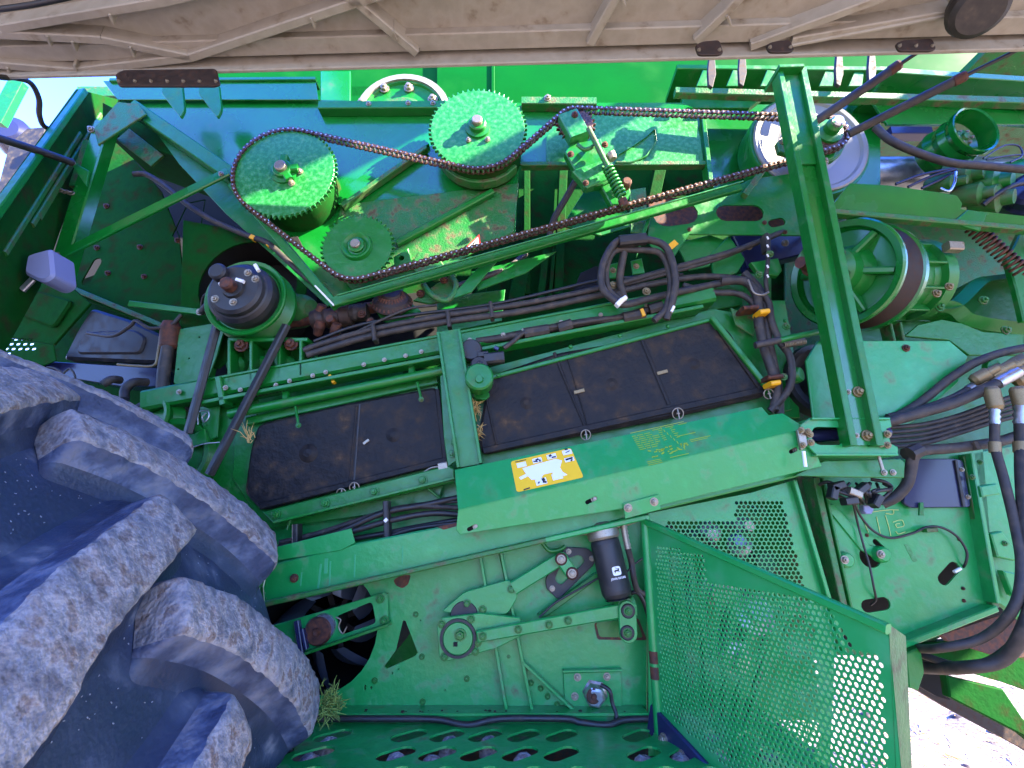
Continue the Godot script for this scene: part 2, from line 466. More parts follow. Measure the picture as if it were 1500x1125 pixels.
func setting():
	var mb := MB.new()
	var n := FastNoiseLite.new(); n.seed = 5; n.frequency = 0.9; n.fractal_octaves = 5
	var xs := []
	for i in 71:
		var t := (i - 35) / 35.0
		xs.append(signf(t) * (absf(t) * 7.0 + pow(absf(t), 6.0) * 140.0))
	var hh := func(x: float, z: float) -> float: return n.get_noise_2d(x, z) * 0.09 + n.get_noise_2d(x * 5.0, z * 5.0) * 0.03 - 0.03
	for i in 70:
		for j in 70:
			var a := Vector3(xs[i] + 1.5, 0, xs[j + 1] - 2.0); var b := Vector3(xs[i + 1] + 1.5, 0, xs[j + 1] - 2.0)
			var c := Vector3(xs[i + 1] + 1.5, 0, xs[j] - 2.0); var d := Vector3(xs[i] + 1.5, 0, xs[j] - 2.0)
			a.y = hh.call(a.x, a.z); b.y = hh.call(b.x, b.z); c.y = hh.call(c.x, c.z); d.y = hh.call(d.x, d.z)
			mb.quad(a, b, c, d)
	var g := put(self, "ground", mb, m.earth)
	g.set_meta("kind", "structure"); g.set_meta("label", "sunlit bare earth littered with straw beyond the combine"); g.set_meta("category", "ground")
	var st := MB.new()
	st.beam(Vector3(-0.5, 0, 0), Vector3(0.5, 0.06, 0), 0.06, 0.04, Z, 0.0)
	var mm := MultiMesh.new(); mm.transform_format = MultiMesh.TRANSFORM_3D; mm.mesh = st.mesh(); mm.instance_count = 2600
	for i in 2600:
		var x := rng.randf_range(0.8, 7.0); var z := rng.randf_range(-7.0, 0.5)
		var l := rng.randf_range(0.05, 0.2)
		var bs := Basis.from_euler(Vector3(rng.randf_range(-.3, .3), rng.randf() * TAU, rng.randf_range(-.25, .25))).scaled_local(Vector3(l, 0.07, 0.07))
		mm.set_instance_transform(i, Transform3D(bs, Vector3(x, hh.call(x, z) + 0.012, z)))
	var mi := MultiMeshInstance3D.new(); mi.name = "straw_litter"; mi.multimesh = mm; mi.material_override = m.straw
	mi.set_meta("kind", "stuff"); mi.set_meta("label", "loose pale straw scattered over the ground beyond the combine"); mi.set_meta("category", "straw")
	add_child(mi)
	var cl := MB.new()
	for i in 60:
		var x := rng.randf_range(1.6, 5.5); var z := rng.randf_range(-6.0, -1.2)
		var r := rng.randf_range(0.02, 0.09)
		cl.lathe(Vector3(x, hh.call(x, z) - r * 0.2, z), Vector3(rng.randf_range(-.3, .3), 1, rng.randf_range(-.3, .3)), [Vector2(0, r * 0.55), Vector2(r * 0.5, r * 0.45), Vector2(r, r * 0.1), Vector2(r * 1.1, -r * 0.3)], 7)
	var so := put(self, "soil_clods", cl, m.brown)
	so.set_meta("kind", "stuff"); so.set_meta("label", "dark clods of soil lying on the sunlit ground"); so.set_meta("category", "soil")

func wall_box(called: String, mat: Material, a: Vector3, b: Vector3):
	var mb := MB.new()
	mb.box(Transform3D(Basis.IDENTITY, (a + b) * 0.5), (b - a).abs(), 0.004)
	return put(combine, called, mb, mat)

func body():
	var c := combine
	# the closed inside of the machine, well behind the open side
	wall_box("inner_bulkhead", m.green, Vector3(-1.55, 0.75, -1.05), Vector3(1.35, 3.15, -0.95))
	wall_box("inner_floor", m.dusty, Vector3(-1.5, 0.80, -0.95), Vector3(1.0, 0.86, -0.03))
	wall_box("inner_roof", m.dusty, Vector3(-2.0, 3.46, -1.3), Vector3(3.6, 3.52, -0.33))
	wall_box("added_sun_shade", m.dusty, Vector3(1.9, 3.40, -0.33), Vector3(3.6, 3.43, -0.01))  # sheet added to keep the sun off the front bulkhead
	wall_box("added_sun_wall", m.dusty, Vector3(3.3, 1.3, -1.0), Vector3(3.36, 3.46, -0.2))  # unseen wall added to block sun coming in from the right
	# added unseen slats out of view, spaced to cut the sun into slanting bands
	for q in [[-1.2, 1.76], [1.775, 1.815], [1.83, 1.86], [1.875, 1.905], [2.43, 2.53], [2.555, 2.588], [3.52, 5.2]]:
		wall_box("added_sun_slat", m.dusty, Vector3(q[0], 4.40, 0.78), Vector3(q[1], 4.425, 1.45))
	wall_box("added_slat_bearer", m.green, Vector3(-1.2, 4.425, 0.80), Vector3(5.2, 4.48, 0.84))
	pl(c, "rear_bulkhead", m.shaded_green, [40, 560, 66, 500, 90, 420, 200, 380, 360, 380, 360, 680, 60, 680], -0.42, 0.01)
	pl(c, "front_bulkhead", m.dusty, [1150, 300, 1800, 320, 1800, 960, 1440, 900, 1330, 960, 1150, 960], -0.42, 0.01)
	# grain tank side rising behind the top edge
	pl(c, "tank_wall", m.clean, [640, 62, 1420, 62, 1560, 90, 1560, 178, 1262, 178, 1000, 162, 640, 160], -0.30, 0.01)
	pl(c, "tank_wall", m.clean, [300, 60, 645, 60, 645, 170, 300, 170], -0.33, 0.01, {"label": "rear bay of the tank side"})
	bar(c, "tank_seam", m.clean, [722, 72, -0.29, 722, 150, -0.29], 5, 0.008)
	# auger bearing flange half hidden by the top rail
	var fl := turn(c, "bearing_flange", m.green, P(592, 172, -0.16), Z, [0.0, 0.01, 0.155, 0.01, 0.16, 0.02, 0.175, 0.022, 0.178, 0.0, 0.178, -0.08], 40)
	turn(fl, "flange_rim", m.pale, P(592, 172, -0.16), Z, [0.166, -0.03, 0.192, -0.03, 0.192, 0.028, 0.166, 0.030, 0.166, 0.0], 40)
	turn(fl, "flange_hub", m.dusty, P(592, 172, -0.16), Z, [0.0, 0.04, 0.06, 0.04, 0.09, 0.012], 28)
	bolts_at(fl, [563, 130, 599, 129, 530, 152, 634, 146], -0.145, 11, m.zinc)
	pl(c, "duct_panel", m.gloss, [470, 104, 513, 104, 513, 162, 470, 162], -0.10, 0.012)
	# upper side wall behind the sprockets
	var uw := pl(c, "upper_wall", m.gloss, [172, 146, 470, 146, 640, 150, 1000, 150, 1027, 164, 1036, 240, 760, 241, 755, 340, 640, 398, 500, 450, 335, 251, 213, 168], 0.0, 0.008)
	pl(uw, "wall_patch", m.dusty, [500, 300, 760, 268, 752, 340, 640, 398, 520, 430, 478, 380], 0.004, 0.004)
	bar(uw, "edge_flange", m.green, [1030, 164, 0.012, 1043, 273, 0.03], 6, 0.05, 0.002)
	bar(uw, "bottom_flange", m.dusty, [764, 239, 0.012, 1034, 238, 0.012], 7, 0.03, 0.002)
	# pale dusty plate; the sun patch on this wall is put into its colour
	pl(uw, "sun_patch_plate", m.speckle, [842, 166, 1020, 166, 1031, 236, 800, 237, 800, 200], 0.007, 0.006, {"r": 0.01})
	# front bulkhead beyond, glossy enough to mirror the sky
	pl(c, "front_bulkhead", m.gloss, [1020, 140, 1290, 140, 1290, 300, 1040, 300], -0.16, 0.01)
	bar(c, "angle_brace", m.gloss, [492, 294, 0.02, 622, 204, 0.02], 22, 0.03)
	bar(c, "angle_brace", m.dusty, [500, 300, 0.035, 624, 214, 0.035], 7, 0.03)
	# top edge strip and rails
	pl(c, "top_flange", m.gloss, [150, 118, 462, 118, 466, 146, 172, 146], 0.02, 0.006)
	bar(c, "lip", m.gloss, [160, 116, 0.03, 462, 114, 0.03], 6, 0.05)
	var tr := bar(c, "top_rail", m.green, [466, 153, 0.04, 650, 152, 0.04], 13, 0.04)
	bolts_at(tr, [540, 152, 598, 151, 634, 151], 0.041, 6, m.zinc)
	var tr2 := bar(c, "top_rail", m.dusty, [764, 146, 0.04, 874, 147, 0.04], 13, 0.04)
	bolts_at(tr2, [802, 144], 0.041, 8, m.zinc)
	# separator side and its ribs in the recess under the upper wall
	pl(c, "separator_side", m.shaded_green, [590, 236, 1240, 236, 1240, 560, 590, 560], -0.48, 0.01)
	for r in [[772, 236, 772, 430, 9], [826, 236, 818, 430, 12], [970, 236, 950, 330, 16]]:
		bar(c, "stiffener", m.shaded_green, [r[0], r[1], -0.38, r[2], r[3], -0.38], r[4], 0.08)
	for r in [[706, 370, 704, 450, 14], [768, 380, 755, 440, 22], [800, 366, 792, 436, 10], [812, 364, 806, 434, 5]]:
		bar(c, "stiffener", m.shaded_green, [r[0], r[1], -0.36, r[2], r[3], -0.36], r[4], 0.06)
	pl(c, "dark_opening", m.cavity_shade, [850, 400, 872, 390, 890, 392, 890, 420, 838, 432], -0.28, 0.004)
	pl(c, "inner_deck", m.green, [824, 330, 862, 270, 900, 278, 930, 330, 880, 345], -0.2, 0.01)
	tube(c, "hose", m.hose, [845, 262, -0.05, 828, 292, -0.08, 812, 320, -0.1, 805, 345, -0.12], 10)
	pl(c, "lower_gusset", m.green, [640, 440, 690, 430, 740, 424, 735, 470, 640, 490], -0.1, 0.006)
	# slanted wall under the chain guide
	pl(c, "side_gusset", m.green, [690, 398, 815, 368, 770, 400, 700, 425], 0.02, 0.006)

func left_bay():
	var c := combine
	# rear body panel swung outward at the far left edge
	var fr := frame(P(118, 132, 0.02), P(0, 292, 0.30), P(150, 150, -0.12))
	var rp := pf(c, "rear_panel", m.shaded_green, [116, 131, 174, 146, 120, 250, 60, 420, -60, 640, -120, 480, 0, 292], fr, 0.01)
	var lip := MB.new()
	lip.beam(onf(fr, 118, 130, 0.004), onf(fr, -40, 347, 0.004), 0.03, 0.02, Z, 0.003)
	put(rp, "panel_lip", lip, m.green)
	for r in [[150, 168, 50, 330], [140, 186, 60, 320], [120, 196, 10, 372]]:
		var mb := MB.new()
		mb.beam(onf(fr, r[0], r[1], 0.006), onf(fr, r[2], r[3], 0.006), 0.018, 0.01, fr.basis.z, 0.003)
		put(rp, "pressed_rib", mb, m.dusty)
	# lower rear shell, pressed panel and slotted guard
	var sh := pl(c, "rear_shell", m.shaded_green, [-80, 330, 80, 400, 132, 444, 78, 505, -10, 490, -80, 470], -0.10, 0.01)
	pl(sh, "pressed_panel", m.shaded_green, [-40, 392, 35, 420, 105, 440, 78, 480, 30, 462, -40, 440], -0.085, 0.012, {"r": 0.02, "c": 0.006})
	var sl := []
	for i in 16: sl.append([3 + (i % 5) * 10 + int(i / 5) * 3, 497 + int(i / 5) * 7, 7.0, 3.5, 8])
	pl(c, "slotted_guard", m.shaded_green, [-30, 488, 78, 505, 82, 528, 40, 545, -30, 530], -0.06, 0.004, {"slots": sl})
	# dark inner side plate with slots, bolts
	var ip := pl(c, "inner_side_plate", m.shaded_green, [160, 196, 186, 222, 236, 280, 262, 345, 275, 470, 290, 530, 262, 486, 187, 464, 133, 443, 70, 408, 120, 240], -0.30, 0.006, {"slots": [[134, 398, 46, 13, 74]], "tri": [[252, 345, 275, 297, 300, 292, 285, 385]]})
	bolts_at(ip, [140, 231, 157, 231, 143, 284, 156, 302, 142, 363, 205, 362, 211, 405, 158, 400, 260, 352], -0.298, 6, m.rust, "rivet")
	bar(ip, "edge_strip", m.dusty, [72, 408, -0.285, 262, 487, -0.285], 7, 0.05)
	pl(c, "shade_sheet", m.cavity_shade, [170, 180, 215, 172, 330, 262, 420, 380, 440, 520, 300, 560, 250, 420], -0.62, 0.01)  # near-black sheets put where the bay has only shade
	pl(c, "shade_sheet", m.cavity_shade, [60, 300, 220, 300, 220, 470, 60, 440], -0.6, 0.01)
	pl(c, "bay_ceiling", m.shaded_green, [150, 150, 345, 250, 345, 262, 150, 190], -0.04, 0.25)
	bar(c, "hanger", m.dusty, [180, 196, -0.02, 230, 235, -0.04], 24, 0.01)
	pl(c, "recess_edge", m.green, [226, 190, 250, 203, 335, 255, 492, 440, 480, 449, 400, 374, 330, 312, 262, 240], -0.012, 0.006)
	# door post, gusset, brace, long diagonal angle
	var po := bar(c, "door_post", m.gloss, [149, 176, 0.06, 78, 409, 0.06], 23, 0.05, 0.004)
	bolts_at(po, [84, 374, 134, 190], 0.061, 8, m.zinc)
	pl(po, "post_gusset", m.dusty, [137, 188, 172, 149, 203, 152, 214, 167, 190, 182, 143, 212], 0.066, 0.006, {"c": 0.002})
	bar(po, "post_web", m.dusty, [129, 205, 0.04, 108, 272, 0.04], 16, 0.02, 0.002)
	bar(c, "diagonal_angle", m.green, [190, 152, 0.05, 340, 255, 0.05], 20, 0.05, 0.004)
	var br := bar(c, "brace", m.gloss, [88, 372, 0.075, 333, 250, 0.075], 15, 0.012, 0.003)
	bolts_at(br, [324, 255], 0.076, 6, m.zinc)
	# gas strut with its bracket, chain, hose, washer bottle
	tube(c, "gas_strut", m.black, [-90, 176, 0.42, -20, 197, 0.33, 60, 222, 0.2, 106, 238, 0.12], 13, {"straight": true})
	var bk := pl(c, "strut_bracket", m.green, [99, 233, 130, 250, 126, 272], 0.1, 0.008)
	bolts_at(bk, [105, 239], 0.101, 8, m.zinc)
	tube(c, "cable", m.hose, [-60, 100, 0.5, 0, 113, 0.35, 22, 114, 0.3, 45, 122, 0.25, 57, 145, 0.2, 58, 170, 0.16, 70, 188, 0.1, 112, 192, -0.02], 9)
	var lk := MB.new()
	for i in 9:
		var a := Vector2(70, 274).lerp(Vector2(104, 283), i / 8.0)
		var q := []
		for j in 13:
			var t := TAU * j / 12.0
			q.append(P(a.x, a.y, 0.07) + Vector3(cos(t) * 0.011, (sin(t) * 0.006 if i % 2 == 0 else 0.0), (0.0 if i % 2 == 0 else sin(t) * 0.006)))
		lk.tube(q, 0.0022, 5)
	put(c, "safety_chain", lk, m.zinc)
	tube(c, "strap", m.black, [28, 271, 0.09, 50, 274, 0.08, 70, 274, 0.075], 7)
	var wb := pl(c, "fluid_bottle", m.lilac, [38, 372, 74, 362, 78, 404, 66, 412, 55, 411, 33, 400], 0.20, 0.08, {"r": 0.015, "c": 0.008})
	bar(wb, "bottle_tag", m.steel, [46, 408, 0.18, 30, 424, 0.18], 10, 0.01)
	tube(c, "conduit", m.hose, [196, 255, 0.0, 215, 256, 0.0, 245, 275, 0.0, 275, 300, 0.0, 310, 322, 0.0, 345, 338, 0.01, 370, 348, 0.012, 395, 358, 0.015, 440, 400, 0.02, 482, 432, 0.02], 8)
	for q in [[369, 346], [394, 357]]:
		bar(c, "marker_band", m.tape, [q[0] - 3, q[1] - 1, 0.022, q[0] + 3, q[1] + 2, 0.022], 7, 0.02, 0.002)
	# black tank with drawn wire, pipes
	var bb := pl(c, "plastic_tank", m.black, [132, 450, 190, 468, 240, 492, 236, 532, 90, 526, 112, 482], -0.12, 0.2, {"r": 0.02, "c": 0.01})
	pl(bb, "tank_panel", m.black, [120, 486, 196, 482, 214, 494, 205, 518, 110, 518], -0.112, 0.02, {"r": 0.02, "c": 0.006})
	tube(c, "wire_guard", m.gold, [236, 485, -0.06, 232, 515, -0.05, 226, 535, -0.05, 200, 536, -0.05, 172, 534, -0.05], 4)
	pl(c, "crossmember", m.glassy, [50, 528, 240, 540, 236, 566, 180, 566, 50, 545], -0.1, 0.06)
	tube(c, "riser_pipe", m.hose, [250, 484, 0.0, 246, 510, 0.0, 240, 545, 0.0, 238, 580, 0.0], 17, {"k": 4})
	turn(c, "pipe_cap", m.rust, P(250, 484, 0.0), Vector3(0, 1, 0.2), [0, 0.03, 0.022, 0.03, 0.03, 0.01, 0.03, -0.05, 0.024, -0.06], 16)
	tube(c, "drain_pipe", m.hose, [238, 580, 0.0, 228, 590, 0.01, 205, 597, 0.02, 180, 615, 0.02], 13)
	tube(c, "drain_pipe", m.hose, [238, 575, 0.0, 262, 588, 0.0, 280, 600, 0.0], 10)
	tube(c, "pipe_stub", m.hose, [150, 563, 0.0, 163, 556, -0.01, 176, 557, -0.04], 12)
	tube(c, "pipe_stub", m.hose, [182, 585, 0.0, 184, 570, -0.01, 196, 560, -0.02, 215, 560, -0.06], 13)
	tube(c, "cable", m.hose, [60, 545, 0.0, 72, 538, 0.0, 90, 545, 0.0, 96, 560, 0.0, 90, 575, 0.0], 3)
	tube(c, "cable", m.hose, [90, 550, 0.0, 102, 540, 0.0, 110, 552, 0.0, 106, 566, 0.0], 3)
	# column by the belt
	var co := pl(c, "column_plate", m.green, [262, 482, 332, 470, 318, 520, 302, 560, 290, 590, 254, 560], 0.0, 0.006, {"circles": [[292, 494, 1.5], [277, 525, 1.5], [261, 541, 1.5], [300, 560, 2.0]]})
	bar(co, "column_edge", m.green, [314, 470, 0.01, 286, 590, 0.01], 5, 0.06)
	var sp := bar(c, "small_strut", m.green, [188, 444, 0.03, 296, 457, 0.03], 9, 0.01, 0.002)
	bolts_at(sp, [293, 457], 0.031, 8, m.zinc)
	tube(c, "cable", m.hose, [128, 488, -0.05, 165, 492, -0.02, 190, 478, 0.0, 200, 470, 0.01, 220, 481, 0.02, 250, 476, 0.02, 266, 461, 0.02], 5)
	# belt pulley with black hub in a round opening
	turn(c, "shaft_tunnel", m.cavity_shade, P(363, 418, -0.03) - Z * 0.35, Z, [0.0, 0.0, 0.17, 0.0, 0.17, 0.34, 0.178, 0.345], 36)
	pl(c, "bay_plate", m.shaded_green, [268, 322, 345, 336, 430, 376, 450, 400, 448, 428, 432, 446, 380, 488, 320, 540, 262, 530], -0.03, 0.006, {"circles": [[363, 418, 72]]})
	pl(c, "shade_sheet", m.cavity_shade, [395, 350, 500, 440, 690, 420, 690, 480, 470, 545, 300, 600, 300, 540, 395, 520], -0.2, 0.01)
	var pc := P(369, 444, 0.06)
	var pu := turn(c, "belt_pulley", m.green, pc, Z, [0.0, 0.03, 0.104, 0.03, 0.112, 0.042, 0.122, 0.046, 0.125, 0.042, 0.125, 0.034, 0.104, 0.012, 0.104, 0.0, 0.128, -0.02, 0.128, -0.035, 0.11, -0.04, 0.0, -0.04], 48)
	turn(pu, "hub_cover", m.black, pc, Z, [0.0, 0.115, 0.03, 0.115, 0.034, 0.105, 0.070, 0.105, 0.080, 0.098, 0.084, 0.085, 0.089, 0.082, 0.098, 0.07, 0.101, 0.05, 0.101, 0.03], 40)
	turn(pu, "hub_cap", m.rust, pc + Vector3(-0.004, 0, 0.115), Z, [0.0, 0.03, 0.016, 0.03, 0.02, 0.024, 0.02, -0.01], 16)
	turn(pu, "round_sensor", m.black, pc + Vector3(-0.045, 0.045, 0.105), Z, [0.0, 0.026, 0.02, 0.026, 0.026, 0.02, 0.026, 0.0], 20)
	for q in [[-0.05, -0.035], [0.035, 0.05], [0.005, -0.045], [0.06, 0.03]]:
		bolt_at(pu, pc + Vector3(q[0], q[1], 0.105), Z, 0.0085, m.zinc)
	for q in [[-0.028, 0.012, 0.4], [0.02, 0.02, -0.3], [0.064, 0.062, -1.0]]:
		var mb := MB.new()
		mb.box(Transform3D(Basis(Z, q[2]), pc + Vector3(q[0], q[1], 0.113)), Vector3(0.024, 0.01, 0.012), 0.002)
		put(pu, "hub_clip", mb, m.white)
	tube(pu, "torque_arm", m.hose, [345, 425, 0.13, 328, 433, 0.12, 312, 440, 0.09, 300, 452, 0.06, 296, 457, 0.045], 11)
	tube(pu, "sensor_wire", m.hose, [340, 418, 0.14, 318, 426, 0.13, 300, 432, 0.08, 295, 445, 0.06, 297, 456, 0.05], 3)
	# the two runs of the drive belt and the lower pulley
	var bl := MB.new()
	bl.beam(P(319, 452, 0.09), P(270, 634, 0.09), 0.026, 0.02, Vector3(-0.55, 0.1, 0.8), 0.004)
	bl.beam(P(416, 474, 0.09), P(302, 694, 0.09), 0.026, 0.02, Vector3(-0.45, 0.1, 0.85), 0.004)
	put(c, "drive_belt", bl, m.black, "long dark V-belt running down towards the tyre")
	var lp := P(268, 668, 0.0)
	turn(c, "belt_pulley", m.green, lp, Z, [0.0, 0.02, 0.07, 0.02, 0.09, 0.045, 0.105, 0.05, 0.108, 0.045, 0.09, 0.015, 0.108, -0.01, 0.108, -0.03, 0.0, -0.03], 40, "lower belt pulley partly behind the tyre")
	turn(c, "idler_pulley", m.green, P(236, 612, 0.02), Vector3(-0.3, 0.0, 0.9), [0.0, 0.01, 0.04, 0.01, 0.05, 0.03, 0.06, 0.03, 0.062, 0.02, 0.05, 0.0, 0.062, -0.03, 0.03, -0.06], 32)
	var ib := pl(c, "idler_bracket", m.green, [292, 596, 322, 592, 318, 640, 300, 648], 0.03, 0.006)
	pl(ib, "bracket_tab", m.green, [268, 642, 300, 628, 302, 648, 275, 656], 0.05, 0.02)
	tube(ib, "spring_clip", m.steel, [290, 622, 0.05, 291, 604, 0.05, 304, 602, 0.05, 306, 610, 0.05, 300, 618, 0.05, 296, 612, 0.05, 302, 605, 0.05], 2)
	tube(ib, "spring_clip", m.steel, [280, 656, 0.06, 300, 650, 0.06, 322, 648, 0.05], 2)
	pl(c, "rear_upright", m.green, [314, 590, 380, 572, 372, 640, 358, 700, 380, 760, 330, 760, 312, 700], 0.0, 0.006, {"r": 0.01})
	pl(c, "shade_sheet", m.cavity_shade, [296, 590, 330, 580, 330, 625, 300, 640], -0.04, 0.004, {"r": 0.02})
	# things seen past the rear edge
	var rh := MB.new()
	rh.tube([Vector3(-3.6, 3.2, -1.2), Vector3(-3.1, 3.24, -1.5), Vector3(-2.55, 3.2, -1.8)], [0.12, 0.16, 0.16], 14)
	put(c, "exhaust_duct", rh, m.fibre)
	turn(c, "rear_lamp", m.glassy, P(16, 195, -1.0), Vector3(0.3, 0, 1), [0.0, 0.05, 0.06, 0.045, 0.10, 0.02, 0.11, -0.08, 0.0, -0.1], 24)
	bar(c, "rear_rail", m.green, [-10, 178, -0.7, 22, 118, -0.7], 24, 0.04)
	pl(c, "rear_deflector", m.hose, [14, 210, 40, 188, 66, 186, 62, 205, 14, 275, -10, 300], -0.5, 0.02)

func panel_fr() -> Transform3D:
	var a := P(350, 108, 0.34); var b := P(1380, 80, 0.40)
	var x := (b - a).normalized()
	var v := Vector3(0, 0.10, 1.0)
	v = (v - x * v.dot(x)).normalized()
	var nn := v.cross(x)  # downwards or upwards
	if nn.y > 0: nn = -nn
	return Transform3D(Basis(x, nn.cross(x), nn), a)

func side_door():
	var c := combine
	var fr := panel_fr()   # z of this frame points down; skin lies 60 mm above
	var inv := fr.affine_inverse()
	var door := MB.new()
	var sk := Transform3D(fr.basis, fr.origin - fr.basis.z * 0.06)
	var vdir := 1.0 if (inv * (fr.origin + Vector3(0, 0.1, 1))).y > 0 else -1.0
	door.slab(PackedVector2Array([Vector2(-1.6, 0), Vector2(5.2, 0), Vector2(5.2, vdir * 1.8), Vector2(-1.6, vdir * 1.8)]), [], sk, 0.012, 0.0)
	var d := put(c, "side_door", door, m.fibre, "raised pale fibre side door, ribbed underside seen from below")
	var rb := func(called: String, p: Vector3, q: Vector3, h: float, w: float):
		var mb := MB.new()
		mb.beam(p, q, w, h, fr.basis.z, 0.003)
		put(d, called, mb, m.fibre)
	# deep inner edge lip
	var e0 := fr * Vector3(-1.6, 0, 0); var e1 := fr * Vector3(5.2, 0, 0)
	rb.call("door_lip", e0 + fr.basis.y * vdir * 0.006, e1 + fr.basis.y * vdir * 0.006, 0.058, 0.012)
	var l2 := fr * Vector3(-1.6, vdir * 0.05, -0.035); var l3 := fr * Vector3(5.2, vdir * 0.05, -0.035)
	rb.call("door_step", l2, l3, 0.03, 0.05)
	# lattice of ribs, traced where they cross the open underside
	for r in [[278, 86, 520, 6], [520, 6, 760, -70], [520, 4, 610, 80], [520, 6, 430, -60], [278, 86, 150, 60], [150, 60, -80, 48], [0, 44, 240, 4], [240, 4, 420, -40], [865, 66, 905, -6], [905, -6, 940, -60], [1020, 62, 1065, 20], [1065, 20, 1110, -30], [1100, 70, 1290, 0], [1290, 0, 1420, -60], [1160, 62, 1390, 22], [-60, 92, 110, 106], [110, 106, 278, 86]]:
		rb.call("rib", onf(fr, r[0], r[1], -0.015), onf(fr, r[2], r[3], -0.015), 0.048, 0.024)
	for q in [[68, 54], [105, 62], [190, 70], [160, 22], [10, 100], [108, 96], [455, 28], [575, 46], [910, -4], [1065, 24]]:
		var mb := MB.new()
		mb.beam(onf(fr, q[0], q[1], -0.01), onf(fr, q[0] + 6, q[1] + 14, -0.012), 0.006, 0.045, fr.basis.z, 0.001)
		put(d, "rib_web", mb, m.fibre)
	# hinge plates, bolted to the lip
	for h in [[168, 104, 322, 126], [1018, 62, 1060, 80], [1122, 62, 1164, 76], [1312, 60, 1372, 74]]:
		var z := 0.36 if h[0] < 400 else 0.47
		var w: float = h[3] - h[1]
		var hp := pl(d, "hinge_plate", m.brown, [h[0], h[1] + w * 0.2, h[0] + 12, h[1] - 2, h[2] - 6, h[1] - 4, h[2], h[3] - 3, h[2] - 8, h[3], h[0] + 5, h[3]], z, 0.006, {"r": 0.01})
		var k := int((h[2] - h[0]) / 24.0) + 1
		for i in k: bolt(hp, h[0] + 6 + i * (h[2] - h[0] - 12.0) / maxf(1.0, k - 1), h[3] - 7, z + 0.001, 4, m.zinc, "rivet")
	for q in [[252, 120, 0.1], [306, 120, 0.1], [1043, 88, 0.2], [1088, 86, 0.2], [1230, 86, 0.2], [1278, 84, 0.2]]:
		var x: float = q[0]; var y: float = q[1]
		if x < 400: pl(d, "hinge_arm", m.green, [x - 14, y, x + 14, y + 2, x + 18, y + 40, x + 12, y + 52, x - 16, y + 16], 0.12, 0.012, {"r": 0.01})
		else: pl(d, "hinge_arm", m.brown, [x - 4, y - 8, x + 4, y - 8, x + 6, y + 20, x + 1, y + 40, x - 5, y + 36, x - 6, y + 15], 0.14, 0.012, {"r": 0.005})
	# dark round bumper and corner bracket near the camera
	turn(d, "rubber_bumper", m.hose, onf(fr, 1432, 12, 0.02), Vector3(-0.25, -0.85, 0.35), [0.0, 0.03, 0.05, 0.03, 0.062, 0.02, 0.066, 0.0, 0.06, -0.03, 0.0, -0.04], 28)
	rb.call("door_edge_strip", onf(fr, 1130, 74, -0.01), onf(fr, 1392, 24, -0.01), 0.02, 0.01)
	tube(d, "cable", m.black, [-40, 18, 0.55, 40, 8, 0.56, 110, -6, 0.57], 8)
	# struts holding the door on the right
	for r in [[1152, 207, 0.16, 1314, 97, 0.32, 1392, 45, 0.41], [1244, 196, 0.16, 1410, 113, 0.33, 1530, 54, 0.44]]:
		var st := tube(d, "gas_strut", m.hose, [r[0], r[1], r[2], r[3], r[4], r[5]], 12, {"straight": true})
		tube(st, "strut_rod", m.black, [r[3], r[4], r[5], r[6], r[7], r[8]], 5.5, {"straight": true})
		turn(st, "strut_end", m.rust, P(r[3], r[4], r[5]), P(r[6], r[7], r[8]) - P(r[0], r[1], r[2]), [0.0, 0.01, 0.013, 0.01, 0.0155, 0.004, 0.0155, -0.02, 0.012, -0.024], 14)

# ---------------------------------------------------------------- chain drive
func sprocket(called: String, c: Vector3, r: float, teeth: int, th: float, mat: Material, label: String) -> MeshInstance3D:
	var p := PackedVector2Array()
	for i in teeth:
		var t := TAU * i / teeth; var s := TAU / teeth
		p.append(Vector2.from_angle(t - s * 0.40) * (r - 0.004))
		p.append(Vector2.from_angle(t - s * 0.24) * (r - 0.004))
		p.append(Vector2.from_angle(t - s * 0.07) * (r + 0.0055))
		p.append(Vector2.from_angle(t + s * 0.07) * (r + 0.0055))
		p.append(Vector2.from_angle(t + s * 0.24) * (r - 0.004))
	var mb := MB.new()
	mb.slab(p, [], Transform3D(Basis.IDENTITY, c + Z * th / 2), th, 0.0012)
	return put(combine, called, mb, mat, label)

func hub(par: Node, c: Vector3, r: float, l: float):
	l *= 0.62
	turn(par, "hub", m.green, c, Z, [0.0, l * 0.7, r * 0.62, l * 0.7, r * 0.7, l * 0.64, r * 0.7, l * 0.35, r, l * 0.3, r, 0.0], 24)
	turn(par, "shaft_end", m.zinc, c, Z, [0.0, l, r * 0.36, l, r * 0.42, l * 0.94, r * 0.42, l * 0.7], 16)

